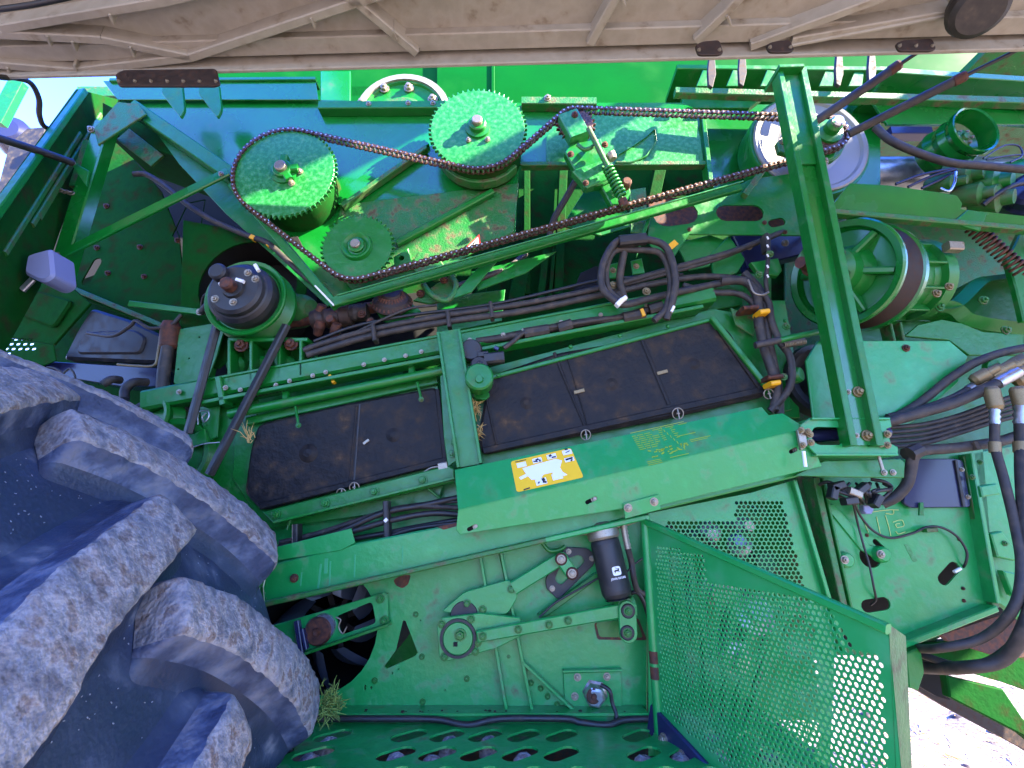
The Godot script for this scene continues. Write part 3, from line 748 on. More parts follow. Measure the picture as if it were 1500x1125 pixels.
func drive():
	var c := combine
	var z := 0.11
	var c1 := P(418, 254, z); var r1 := M(418, 254, z, 74)
	var c2 := P(700, 190, z); var r2 := M(700, 190, z, 70)
	var c3 := P(524, 363, z); var r3 := M(524, 363, z, 52)
	var c4 := P(843, 183, z); var r4 := M(843, 183, z, 27)
	var c5 := P(1212, 196, z); var r5 := M(1212, 196, z, 27)
	# roller drums behind the sprockets
	turn(c, "roller_housing", m.shaded_green, Vector3(c1.x + 0.01, c1.y - 0.01, 0.0), Z, [0.0, 0.085, r1 * 0.74, 0.085, r1 * 0.8, 0.08, r1 * 0.84, 0.0], 48)
	var rh := turn(c, "roller_housing", m.shaded_green, Vector3(c2.x + 0.005, c2.y - 0.02, 0.0), Z, [0.0, 0.08, r2 * 0.80, 0.08, r2 * 0.88, 0.07, r2 * 0.88, 0.0], 48)
	for i in 7:
		var t := deg_to_rad(215 + i * 17)
		var mb := MB.new()
		mb.box(Transform3D(Basis(Z, t + PI / 2), Vector3(c2.x + 0.005, c2.y - 0.02, 0.045) + Vector3(cos(t), sin(t), 0) * r2 * 0.90), Vector3(0.045, 0.014, 0.04), 0.003)
		put(rh, "cleat", mb, m.dusty)
	var s1 := sprocket("sprocket", c1, r1, 60, 0.012, m.speckle, "large dusty sprocket at the left end of the chain, half in shade")
	hub(s1, c1, 0.045, 0.07)
	for q in [[-0.004, 0.052], [0.052, 0.0], [0.03, -0.045]]: bolt_at(s1, c1 + Vector3(q[0], q[1], 0.01), Z, 0.008, m.zinc)
	var lob := MB.new()
	for q in [[0, 0.05], [0.05, 0.005], [0.028, -0.04]]:
		lob.beam(c1 + Vector3(0, 0, 0.03), c1 + Vector3(q[0], q[1], 0.03), 0.025, 0.025, Z, 0.004)
	put(s1, "hub_lobe", lob, m.green)
	var s2 := sprocket("sprocket", c2, r2, 56, 0.012, m.speckle, "large sunlit sprocket under the top rail")
	hub(s2, c2, 0.042, 0.08)
	for q in [[0.034, -0.048], [-0.03, -0.05]]: bolt_at(s2, c2 + Vector3(q[0], q[1], 0.01), Z, 0.007, m.zinc)
	var s3 := sprocket("sprocket", c3, r3, 40, 0.012, m.green, "smaller bright green sprocket in the lower bend of the chain")
	hub(s3, c3, 0.036, 0.05)
	turn(s3, "hub_ring", m.green, c3, Z, [0.03, 0.012, 0.04, 0.02, 0.046, 0.02, 0.05, 0.006], 28)
	var s4 := sprocket("sprocket", c4, r4, 22, 0.012, m.chain, "small rusty idler sprocket on the tensioner")
	turn(s4, "hub", m.chain, c4, Z, [0.0, 0.03, 0.025, 0.03, 0.03, 0.02, 0.03, 0.0], 20)
	# big bright pan pulley with the driving sprocket in front of it
	var cp := P(1186, 211, -0.02)
	var rp := M(1186, 211, -0.02, 84)
	var pp := turn(c, "drive_pulley", m.pale, cp, Z, [0.0, 0.0, rp * 0.46, 0.0, rp * 0.5, -0.004, rp * 0.55, -0.006, rp * 0.86, 0.002, rp * 0.90, 0.010, rp * 0.96, 0.012, rp * 0.985, 0.008, rp * 0.985, -0.05], 64, "pale steel bowl-shaped pulley behind the front strut")
	turn(pp, "outer_ring", m.green, cp, Z, [rp * 0.985, 0.0, rp * 1.03, 0.0, rp * 1.04, -0.01, rp * 1.04, -0.1], 64)
	var s5 := sprocket("sprocket", c5, r5, 22, 0.012, m.chain, "small driving sprocket in front of the steel pulley")
	turn(s5, "hub", m.green, c5, Z, [0.0, 0.05, 0.02, 0.05, 0.026, 0.04, 0.026, 0.02, 0.045, 0.015, 0.045, -0.1], 24)
	turn(s5, "shaft_end", m.shine, c5, Z, [0.0, 0.064, 0.016, 0.064, 0.02, 0.058, 0.02, 0.045], 18)
	var hg := pl(c, "bearing_hanger", m.dusty, [1138, 208, 1150, 200, 1185, 200, 1240, 210, 1232, 226, 1222, 234, 1205, 238, 1142, 222], 0.07, 0.02, {"c": 0.003})
	pl(hg, "hanger_tab", m.green, [1148, 224, 1225, 222, 1222, 230, 1200, 240, 1168, 238], 0.08, 0.008, {"c": 0.002})
	bolts_at(hg, [1147, 207, 1227, 208, 1207, 237], 0.09, 9, m.zinc)
	bar(hg, "zinc_tab", m.zinc, [1200, 222, 0.095, 1214, 214, 0.095], 5, 0.006, 0.001)
	# the chain round all five
	chain([[Vector2(c5.x, c5.y), r5], [Vector2(c4.x, c4.y), r4], [Vector2(c2.x, c2.y), -r2], [Vector2(c1.x, c1.y), r1], [Vector2(c3.x, c3.y), r3]], z)
	# chain guide: long angle rail under the lower run and the side rail at the left bend
	var gr := MB.new()
	mbar(gr, [488, 441, 0.10, 1085, 271, 0.10], 15, 0.02)
	put(c, "guide_rail", gr, m.green, "long green angle rail below the lower chain run")
	var gt := MB.new()
	gt.beam(P(494, 432, 0.135), P(1085, 266, 0.135), 0.03, 0.004, Vector3(0.26, 0.9, 0.35), 0.001)
	put(c, "guide_shelf", gt, m.speckle)
	bar(c, "guide_rail", m.green, [338, 268, 0.09, 490, 446, 0.09], 12, 0.03, 0.003, "short rail beside the chain at its left bend")
	bar(c, "guide_edge", m.white, [461, 418, 0.1, 489, 447, 0.1], 2.5, 0.006, 0.0005)
	# tensioner: block, plates, rod and spring
	var tb := MB.new()
	mbar(tb, [832, 163, 0.15, 850, 196, 0.15], 30, 0.05, 0.004)
	var te := put(c, "chain_tensioner", tb, m.speckle)
	pl(te, "tensioner_plate", m.green, [827, 222, 836, 210, 880, 202, 900, 262, 884, 270, 856, 274], 0.12, 0.03, {"c": 0.004})
	pl(te, "tensioner_foot", m.speckle, [838, 250, 888, 232, 897, 260, 860, 275], 0.125, 0.03, {"c": 0.003})
	pl(te, "pivot_bracket", m.green, [880, 272, 900, 262, 922, 268, 924, 282, 912, 300, 896, 300], 0.11, 0.03, {"c": 0.004})
	turn(te, "pivot_pin", m.rust, P(917, 270, 0.12), Z, [0, 0.02, 0.012, 0.02, 0.016, 0.014, 0.016, -0.02], 14)
	tube(te, "tension_rod", m.dusty, [862, 188, 0.165, 890, 244, 0.155, 914, 302, 0.14], 8, {"straight": true})
	put(te, "spring", coil(P(889, 243, 0.157), P(911, 288, 0.146), 0.0155, 0.0042, 9), m.green)
	turn(te, "rod_nut", m.zinc, P(896, 230, 0.15), Vector3(0.4, -1, 0), [0, 0.01, 0.014, 0.01, 0.018, 0.0, 0.018, -0.012, 0, -0.012], 6)
	turn(te, "rod_nut", m.rust, P(914, 298, 0.14), Vector3(0.4, -1, 0), [0, 0.012, 0.012, 0.012, 0.016, 0.0, 0.016, -0.014, 0, -0.014], 6)
	bolts_at(te, [836, 226, 858, 268, 842, 168, 886, 212], 0.152, 7, m.rust)
	tube(te, "cover_lip", m.dusty, [846, 212, 0.14, 856, 219, 0.145, 868, 215, 0.145, 874, 206, 0.14], 6)
	# curved seam plate on the sunlit wall
	pl(c, "curved_cover", m.speckle, [960, 186, 963, 205, 948, 228, 925, 238, 900, 238, 905, 225, 925, 214, 945, 200], 0.018, 0.012, {"r": 0.01, "c": 0.003})
	# bearing block beside the smaller sprocket, warning triangle
	pl(c, "bearing_block", m.green, [576, 376, 598, 363, 602, 384, 578, 392], 0.05, 0.05, {"c": 0.003, "circles": [[588, 378, 4]]})
	pl(c, "guide_bracket", m.dusty, [604, 384, 612, 368, 640, 372, 652, 390, 640, 408, 606, 398], 0.03, 0.03, {"c": 0.004, "r": 0.01})
	var wt := pl(c, "warning_triangle", m.red, [678, 366, 702, 343, 705, 362], 0.024, 0.002, {"c": 0.0})
	pl(wt, "sign_face", m.white, [683, 364, 700, 347, 702, 361], 0.0255, 0.001, {"c": 0.0})
	bar(wt, "sign_mark", m.black, [690, 362, 0.0265, 697, 352, 0.0265], 1.8, 0.0008, 0.0002)
	pl(c, "cut_plate", m.cavity_shade, [420, 348, 436, 346, 446, 366], 0.02, 0.004)
	bar(c, "wall_rib", m.green, [580, 354, 0.03, 722, 278, 0.03], 9, 0.025, 0.004)
	# plate with oval holes right of the guide
	var op := pl(c, "slotted_plate", m.green, [955, 309, 1078, 273, 1100, 262, 1190, 250, 1190, 345, 1010, 343, 985, 380, 960, 372, 948, 350], 0.02, 0.006, {"slots": [[990, 314, 66, 36, 8], [1084, 312, 70, 27, 0], [1138, 326, 26, 13, 14]]})
	bolts_at(op, [1120, 326, 1150, 340, 1010, 336], 0.021, 5, m.rust)
	pl(c, "brown_recess", m.rust, [950, 290, 1170, 286, 1170, 342, 950, 342], -0.14, 0.006)
	pl(c, "hanger_plate", m.dusty, [922, 278, 946, 274, 948, 296, 944, 342, 924, 340], 0.03, 0.006, {"c": 0.002})
	pl(c, "pointed_tab", m.green, [956, 314, 932, 378, 938, 350, 948, 316], 0.05, 0.003)
	bar(c, "prop_rod", m.dusty, [1092, 284, 0.06, 1120, 246, 0.04], 9, 0.02)

func chain(cs: Array, z: float):
	var k := cs.size()
	var dl := []
	for i in k:
		var a: Vector2 = cs[i][0]; var b: Vector2 = cs[(i + 1) % k][0]
		var w := b - a
		dl.append(w.angle() + asin((cs[i][1] - cs[(i + 1) % k][1]) / w.length()))
	var path := []
	for i in k:
		var a: Vector2 = cs[i][0]; var r: float = cs[i][1]
		var d0: float = dl[(i + k - 1) % k]; var d1: float = dl[i]
		# point on the circle for travel direction d : a + r * (sin d, -cos d)
		var sweep := wrapf(d1 - d0, 0, TAU) if r > 0 else -wrapf(d0 - d1, 0, TAU)
		var st := maxi(2, int(absf(sweep) / 0.08))
		for j in st + 1:
			var d := d0 + sweep * j / st
			path.append(Vector3(a.x + r * sin(d), a.y - r * cos(d), z))
	path.append(path[0])
	var total := 0.0
	for i in path.size() - 1: total += path[i].distance_to(path[i + 1])
	var cnt := int(total / 0.0165); cnt -= cnt % 2
	var pins := resample(path, total / cnt)
	var plates := MB.new(); var rolls := MB.new()
	var np := mini(pins.size(), cnt)
	for i in np:
		var a: Vector3 = pins[i]; var b: Vector3 = pins[(i + 1) % np]
		var t := (b - a).normalized(); var s := Z.cross(t)
		var o := 0.0095 if i % 2 == 0 else 0.0128
		var h := 0.0072
		for sd in [1.0, -1.0]:
			# a waisted link plate
			var q := PackedVector2Array()
			var l := a.distance_to(b)
			for e in [[-0.005, -0.6], [0.0, -1.0], [l * 0.5, -0.7], [l, -1.0], [l + 0.005, -0.6], [l + 0.005, 0.6], [l, 1.0], [l * 0.5, 0.7], [0.0, 1.0], [-0.005, 0.6]]:
				q.append(Vector2(e[0], e[1] * h))
			plates.slab(q, [], Transform3D(Basis(t, s, Z), a + Z * (o * sd + 0.0015)), 0.003, 0.0)
		rolls.lathe(a, Z, [Vector2(0, 0.0165), Vector2(0.0028, 0.016), Vector2(0.0028, 0.0095), Vector2(0.0048, 0.0095), Vector2(0.0048, -0.0095), Vector2(0.0028, -0.0095), Vector2(0.0028, -0.016), Vector2(0, -0.016)], 7)
	var ch := put(combine, "drive_chain", plates, m.chain, "long rusty roller chain running round all the sprockets")
	ch.set_meta("kind", "stuff")
	var ro := put(ch, "chain_roller", rolls, m.steel)
	ro.set_meta("kind", "stuff")

# ---------------------------------------------------------------- middle
func middle():
	var c := combine
	# u-joint shaft and bevel gear under the guide
	turn(c, "shaft", m.rust, P(440, 470, -0.05), P(560, 448, -0.02) - P(440, 470, -0.05), [0.0, -0.05, 0.02, -0.05, 0.02, 0.3, 0.0, 0.3], 16)
	var uj := turn(c, "universal_joint", m.brown, P(480, 466, 0.0), P(545, 455, 0.0) - P(480, 466, 0.0), [0.0, -0.05, 0.03, -0.05, 0.036, -0.03, 0.03, -0.01, 0.036, 0.0, 0.03, 0.015, 0.028, 0.04, 0.04, 0.045, 0.04, 0.075, 0.03, 0.08, 0.03, 0.12, 0.0, 0.12], 20)
	turn(uj, "joint_cap", m.rust, P(484, 468, 0.03), Vector3(0, 0, 1), [0.0, 0.01, 0.012, 0.01, 0.014, 0.0, 0.014, -0.03], 14)
	for q in [[470, 455], [492, 482], [468, 478], [498, 456]]:
		turn(uj, "joint_ear", m.rust, P(q[0], q[1], 0.015), Vector3(0.3, 0.6, 0.5), [0.0, 0.02, 0.014, 0.02, 0.018, 0.0, 0.014, -0.03, 0.0, -0.03], 12)
	turn(c, "shaft_sleeve", m.hose, P(498, 461, 0.01), P(545, 455, 0.01) - P(498, 461, 0.01), [0.0, 0.0, 0.026, 0.0, 0.028, 0.02, 0.024, 0.03, 0.028, 0.05, 0.024, 0.06, 0.026, 0.09, 0.0, 0.09], 16)
	turn(c, "gearbox_stub", m.dusty, P(440, 455, -0.06), Vector3(0.9, -0.1, 0.5), [0.0, 0.06, 0.03, 0.06, 0.05, 0.03, 0.06, 0.0, 0.06, -0.08], 24)
	var bg := turn(c, "bevel_gear", m.brown, P(574, 440, 0.03), Vector3(0.05, 0.55, 0.85), [0.0, 0.03, 0.03, 0.03, 0.035, 0.02, 0.055, 0.008, 0.066, -0.012, 0.06, -0.02, 0.0, -0.02], 32)
	var gc := P(574, 440, 0.03); var ga := Vector3(0.05, 0.55, 0.85).normalized(); var gx := ga.cross(X).normalized(); var gy := ga.cross(gx)
	var gt := MB.new()
	for i in 26:
		var t := TAU * i / 26
		var e := gx * cos(t) + gy * sin(t)
		gt.beam(gc + e * 0.035 + ga * 0.024, gc + e * 0.066 - ga * 0.006, 0.007, 0.014, ga, 0.0015)
	put(bg, "gear_teeth", gt, m.rust)
	pl(c, "gear_bracket", m.green, [542, 443, 556, 438, 598, 440, 616, 455, 590, 477, 560, 470], 0.0, 0.01, {"c": 0.002})
	pl(c, "gear_bracket", m.dusty, [605, 440, 640, 415, 668, 400, 664, 436, 630, 445], 0.02, 0.01, {"c": 0.002})
	bolts_at(c, [616, 430, 530, 460, 543, 471, 650, 410], 0.031, 9, m.rust)
	tube(c, "pivot_lever", m.dusty, [620, 416, 0.04, 632, 432, 0.05, 655, 440, 0.05, 668, 420, 0.04, 660, 402, 0.03], 9)
	pl(c, "guide_gusset", m.green, [655, 440, 706, 386, 735, 374, 690, 428], 0.05, 0.006)
	tube(c, "hose", m.hose, [668, 420, 0.03, 720, 402, 0.02, 745, 392, 0.0, 770, 372, -0.05], 9)
	# cast foot with ribs below the belt pulley
	var ft := pl(c, "gearbox_foot", m.green, [334, 496, 440, 496, 464, 516, 466, 548, 334, 562], -0.02, 0.006)
	for x in [335, 367, 408, 440]: bar(ft, "foot_rib", m.green, [x, 498, 0.06, x, 560 - (x - 335) * 0.1, 0.06], 4.5, 0.08, 0.002)
	bar(ft, "foot_ledge", m.green, [334, 497, 0.06, 450, 497, 0.06], 6, 0.08)
	bolts_at(ft, [354, 506, 427, 504], 0.05, 15, m.rust)
	for x in [350, 388, 424]: turn(ft, "foot_boss", m.green, P(x, 535, -0.02), Vector3(0, -0.3, 1), [0.0, 0.03, 0.02, 0.03, 0.03, 0.02, 0.032, 0.0], 20)
	# main upper beam, sloping, with its row of bolts underneath
	var bm := bar(c, "upper_beam", m.green, [205, 586, 0.06, 1046, 426, 0.06], 31, 0.09, 0.008)
	bar(bm, "beam_flange", m.green, [290, 590, 0.075, 1030, 448, 0.075], 6, 0.06, 0.002)
	bar(bm, "beam_flange", m.green, [290, 558, 0.066, 1046, 416, 0.066], 3.5, 0.03, 0.001)
	bar(bm, "beam_joint", m.green, [318, 552, 0.075, 325, 592, 0.075], 9, 0.05, 0.003)
	bolts_at(bm, [352, 571, 404, 564, 424, 558, 458, 550, 477, 545, 533, 534, 563, 527, 594, 521, 617, 515, 688, 498, 737, 490, 767, 484, 822, 472, 880, 461, 947, 448], 0.066, 5, m.zinc)
	bolts_at(bm, [330, 568, 262, 574], 0.07, 6, m.zinc)
	# beam that carries on behind to the right
	pl(c, "side_rail", m.green, [880, 452, 1090, 400, 1130, 402, 1130, 440, 1060, 470, 900, 480], -0.04, 0.03)
	pl(c, "cross_plate", m.green, [960, 430, 1090, 402, 1088, 446, 960, 470], -0.02, 0.01)
	# hoses and pipe under the beam
	tube(c, "corrugated_hose", m.black, [366, 580, 0.05, 440, 564, 0.05, 520, 547, 0.05, 600, 532, 0.05, 636, 524, 0.05], 9, {"corr": 1})
	bar(c, "marker_band", m.tape, [482, 549, 0.06, 488, 560, 0.06], 4, 0.02, 0.001)
	var pi := tube(c, "cross_pipe", m.green, [336, 607, 0.06, 648, 543, 0.06], 14, {"straight": true, "seg": 16})
	bar(pi, "pipe_hanger", m.green, [601, 525, 0.04, 603, 550, 0.055], 9, 0.02)
	bar(pi, "pipe_hanger", m.green, [416, 566, 0.04, 418, 590, 0.055], 9, 0.02)
	tube(pi, "hook_rod", m.green, [433, 596, 0.06, 437, 622, 0.08], 4, {"straight": true})
	tube(pi, "hook_rod", m.green, [611, 560, 0.06, 617, 584, 0.08], 4, {"straight": true})
	bolts_at(pi, [437, 623, 617, 585], 0.085, 6, m.dusty, "hook_nut")
	# upright between the two covers
	var up := MB.new()
	mbar(up, [657, 484, 0.11, 688, 682, 0.11], 35, 0.012)
	var uo := put(c, "center_upright", up, m.green)
	for q in [[641, 486, 671, 684, 4], [672, 482, 704, 678, 4]]:
		bar(uo, "upright_flange", m.green, [q[0], q[1], 0.125, q[2], q[3], 0.125], q[4], 0.04, 0.001)
	pl(c, "upright_side", m.green, [644, 545, 660, 540, 672, 672, 656, 684, 650, 640], 0.06, 0.006)
	bolts_at(c, [665, 648, 662, 664], 0.066, 9, m.green)
	# side wall carrying the covers
	pl(c, "cover_frame", m.green, [345, 620, 640, 556, 655, 690, 640, 740, 390, 775, 340, 700], 0.01, 0.006)
	pl(c, "cover_frame", m.green, [690, 545, 1046, 452, 1130, 470, 1160, 600, 1120, 610, 700, 690], 0.01, 0.006)
	# the two black covers with their seams, bulges, latches and ring pins
	var k1 := pl(c, "rubber_cover", m.mat, [377, 621, 500, 592, 640, 566, 648, 600, 654, 678, 520, 712, 382, 748, 357, 722, 366, 658], 0.04, 0.02, {"c": 0.008, "r": 0.02, "label": "shorter black cover on the left, slightly bluish"})
	bar(k1, "cover_seam", m.mat, [522, 594, 0.043, 511, 714, 0.043], 4, 0.006)
	bar(k1, "cover_seam", m.black, [527, 592, 0.042, 518, 712, 0.042], 2.5, 0.004, 0.0008)
	bar(k1, "cover_rim", m.mat, [380, 742, 0.048, 652, 674, 0.048], 9, 0.012)
	bar(k1, "cover_rim", m.mat, [640, 570, 0.046, 652, 676, 0.046], 7, 0.01)
	turn(k1, "bulge", m.mat, P(576, 637, 0.04), Z, [0.0, 0.005, 0.008, 0.0045, 0.016, 0.002, 0.022, 0.0], 20)
	turn(k1, "bulge", m.mat, P(452, 664, 0.04), Z, [0.0, 0.01, 0.012, 0.009, 0.024, 0.003, 0.028, 0.0], 20)
	bar(k1, "latch", m.zinc, [532, 650, 0.046, 540, 644, 0.046], 4, 0.004, 0.0008)
	var k2 := pl(c, "rubber_cover", m.mat, [716, 550, 819, 516, 900, 502, 1040, 468, 1068, 482, 1122, 572, 1120, 580, 980, 612, 706, 666, 700, 640], 0.05, 0.02, {"c": 0.008, "r": 0.02, "label": "longer black dusty cover on the right"})
	for q in [[812, 516, 826, 552, 5], [824, 548, 861, 634, 4], [830, 520, 866, 640, 2], [940, 496, 980, 592, 6], [712, 580, 728, 654, 4]]:
		bar(k2, "cover_seam", m.mat, [q[0], q[1], 0.054, q[2], q[3], 0.054], q[4], 0.007)
	bar(k2, "cover_rim", m.mat, [708, 660, 0.058, 1120, 570, 0.058], 10, 0.012)
	bar(k2, "cover_rim", m.mat, [1046, 472, 0.058, 1120, 576, 0.058], 6, 0.012)
	for q in [[771, 590], [896, 563], [1016, 533]]:
		turn(k2, "bulge", m.mat, P(q[0], q[1], 0.05), Z, [0.0, 0.005, 0.008, 0.0045, 0.014, 0.002, 0.02, 0.0], 20)
	for q in [[850, 572], [972, 544]]: bar(k2, "latch", m.gold, [q[0] - 9, q[1] + 3, 0.058, q[0] + 6, q[1] - 1, 0.058], 5, 0.004, 0.0008)
	for q in [[500, 723, 0.06, 7, k1], [519, 714, 0.06, 7, k1], [993, 606, 0.07, 8, k2], [858, 637, 0.07, 7, k2], [1126, 577, 0.07, 7, k2]]:
		var pt := P(q[0], q[1], q[2]); var r := M(q[0], q[1], q[2], q[3])
		var mb := MB.new()
		var a := []
		for j in 25: a.append(pt + Vector3(cos(TAU * j / 24) * r, sin(TAU * j / 24) * r, sin(TAU * j / 24) * r * 0.3))
		mb.tube(a, 0.0018, 6)
		mb.tube([pt + Vector3(0, r * 1.1, 0), pt + Vector3(0.002, -r * 1.1, 0.004)], 0.0022, 6)
		mb.tube([pt + Vector3(-r * 0.3, 0, 0.002), pt + Vector3(r * 0.3, 0, 0.002)], 0.003, 6)
		put(q[4], "ring_pin", mb, m.zinc)
	var lt := tube(k1, "latch_wire", m.zinc, [616, 696, 0.05, 630, 686, 0.055, 645, 683, 0.06], 3)
	var lb := MB.new(); lb.box(Transform3D(Basis(Z, 0.2), P(649, 683, 0.06)), Vector3(0.026, 0.022, 0.02), 0.003)
	put(lt, "latch_block", lb, m.zinc)
	# strips above and below the covers
	bar(c, "cover_strip", m.green, [720, 552, 0.06, 1046, 466, 0.06], 6, 0.02)
	bar(c, "upper_strip", m.green, [360, 617, 0.03, 640, 556, 0.03], 12, 0.02)
	var sill := pl(c, "cover_sill", m.green, [384, 750, 655, 682, 665, 686, 665, 706, 400, 766], 0.07, 0.03, {"c": 0.003})
	bolts_at(sill, [404, 753, 476, 737, 548, 720, 619, 703], 0.072, 11, m.green)
	bar(sill, "sill_lip", m.green, [400, 765, 0.09, 665, 700, 0.09], 4, 0.03, 0.001)
	for q in [[730, 550], [836, 508], [908, 492], [978, 478], [1150, 470]]: turn(c, "rivet", m.green, P(q[0], q[1], 0.07), Z, [0, 0.006, 0.004, 0.005, 0.007, 0.0], 10)
	# electric latch motor and its green drum
	var mo := turn(c, "latch_motor", m.black, P(701, 537, 0.1), Vector3(0.2, 0.1, 1), [0.0, 0.02, 0.006, 0.022, 0.012, 0.02, 0.022, 0.02, 0.026, 0.012, 0.026, -0.02], 20)
	var mbx := MB.new(); mbx.box(Transform3D(Basis(Z, 0.1), P(724, 525, 0.1)), Vector3(0.06, 0.034, 0.03), 0.006); mbx.box(Transform3D(Basis(Z, 0.1), P(708, 520, 0.1)), Vector3(0.03, 0.02, 0.02), 0.004)
	put(mo, "motor_body", mbx, m.black)
	bar(mo, "motor_tag", m.orange, [698, 510, 0.1, 700, 520, 0.1], 6, 0.015)
	bar(mo, "motor_plug", m.glassy, [724, 508, 0.1, 730, 511, 0.1], 6, 0.015)
	turn(mo, "gasket", m.black, P(690, 513, 0.09), Z, [0.0, 0.01, 0.03, 0.01, 0.034, 0.004, 0.034, -0.01], 24)
	var dr := turn(c, "latch_drum", m.green, P(702, 556, 0.115), Vector3(0.05, 0.08, 1), [0.0, 0.03, 0.036, 0.03, 0.041, 0.025, 0.041, -0.02], 32)
	turn(dr, "drum_boss", m.green, P(702, 556, 0.146), Z, [0, 0.008, 0.01, 0.008, 0.012, 0.002, 0.012, -0.004], 16)
	pl(dr, "drum_plate", m.green, [678, 516, 690, 514, 718, 580, 712, 586, 694, 584], 0.06, 0.01, {"r": 0.01})
	tube(c, "cable", m.hose, [738, 510, 0.08, 752, 500, 0.08, 766, 488, 0.08, 790, 482, 0.07, 830, 476, 0.07, 880, 468, 0.07, 930, 462, 0.07], 7)
	tube(c, "hose", m.hose, [698, 500, 0.05, 740, 494, 0.055, 800, 482, 0.06, 870, 470, 0.06, 900, 468, 0.06, 955, 452, 0.06], 12)
	for q in [[786, 483, 18], [828, 475, 10], [930, 460, 16], [962, 448, 10]]:
		bar(c, "hose_sleeve", m.hose, [q[0] - q[2], q[1] + 3, 0.085, q[0] + q[2], q[1] - 3, 0.085], 15, 0.03, 0.008)
	bar(c, "marker_band", m.tape, [940, 452, 0.09, 944, 462, 0.09], 5, 0.02, 0.001)
	# long hose bundle across the middle
	tube(c, "hose", m.hose, [445, 513, 0.05, 470, 504, 0.05, 540, 484, 0.06, 640, 464, 0.07, 760, 446, 0.075, 880, 422, 0.07, 990, 392, 0.06, 1080, 366, 0.05, 1160, 334, 0.0, 1240, 300, -0.1], 9)
	tube(c, "hose", m.hose, [450, 520, 0.05, 540, 493, 0.06, 650, 472, 0.07, 770, 455, 0.075, 890, 430, 0.07, 1000, 408, 0.05, 1060, 406, 0.04, 1095, 412, 0.04], 10)
	tube(c, "hose", m.black, [460, 500, 0.04, 520, 478, 0.04, 600, 462, 0.05, 720, 446, 0.06, 820, 424, 0.05, 885, 410, 0.04, 1000, 402, 0.03], 5)
	tube(c, "hose", m.hose, [905, 420, 0.06, 980, 400, 0.06, 1050, 380, 0.05, 1100, 360, 0.03, 1140, 340, 0.0], 6)
	tube(c, "cable", m.hose, [525, 485, 0.06, 560, 468, 0.06, 600, 452, 0.05, 640, 447, 0.05], 4)
	for q in [[545, 486], [718, 452], [655, 466], [1124, 352]]: bar(c, "hose_clamp", m.hose, [q[0], q[1] - 11, 0.09, q[0] + 3, q[1] + 12, 0.09], 6, 0.04, 0.004)
	# hanging hose loop
	tube(c, "hose_loop", m.hose, [976, 468, 0.12, 985, 440, 0.13, 989, 405, 0.14, 975, 362, 0.14, 940, 350, 0.14, 905, 353, 0.14, 884, 385, 0.14, 882, 420, 0.14, 900, 440, 0.14, 915, 446, 0.13, 950, 438, 0.1, 1010, 424, 0.07, 1060, 414, 0.05], 11, {"k": 8})
	tube(c, "hose_loop", m.hose, [958, 470, 0.12, 976, 450, 0.12, 982, 410, 0.12, 968, 372, 0.12, 930, 366, 0.12, 900, 368, 0.12, 888, 395, 0.12, 892, 425, 0.12, 912, 440, 0.11, 905, 430, 0.1], 10, {"k": 8})
	tube(c, "hose", m.hose, [918, 352, 0.12, 912, 380, 0.11, 908, 410, 0.1, 914, 436, 0.1], 11)
	bar(c, "cable_tie", m.white, [904, 446, 0.16, 912, 438, 0.16], 7, 0.02, 0.003)
	bar(c, "cable_tie", m.white, [912, 438, 0.16, 918, 434, 0.16], 6, 0.02, 0.003)
	bar(c, "cable_tie", m.black, [908, 350, 0.16, 948, 346, 0.16], 16, 0.03, 0.006)
	bar(c, "cable_tie", m.white, [984, 456, 0.14, 988, 448, 0.14], 4, 0.02, 0.002)
	for q in [[898, 396], [932, 390]]:
		var cb := pl(c, "clip_bracket", m.green, [q[0] - 8, q[1] - 8, q[0] + 8, q[1] - 12, q[0] + 13, q[1] + 10, q[0] - 5, q[1] + 12], 0.06, 0.006, {"c": 0.002})
		bolt(cb, q[0], q[1], 0.061, 7, m.gold)
	bolts_at(c, [947, 427, 898, 418], 0.08, 9, m.gold)
	bar(c, "marker_plate", m.tape, [981, 362, 0.05, 991, 354, 0.05], 9, 0.004, 0.001)
	pl(c, "corner_gusset", m.green, [990, 356, 1040, 344, 1064, 352, 1040, 390, 1010, 396], -0.02, 0.006)
	pl(c, "corner_gusset", m.green, [1042, 372, 1068, 345, 1092, 380, 1080, 400, 1045, 408], -0.01, 0.01, {"r": 0.01})
	pl(c, "blue_case", m.glassy, [1074, 345, 1178, 330, 1178, 372, 1096, 392], -0.14, 0.05, {"c": 0.004})
	bolts_at(c, [1097, 361, 1162, 335, 1150, 356, 1078, 366], -0.08, 8, m.zinc)

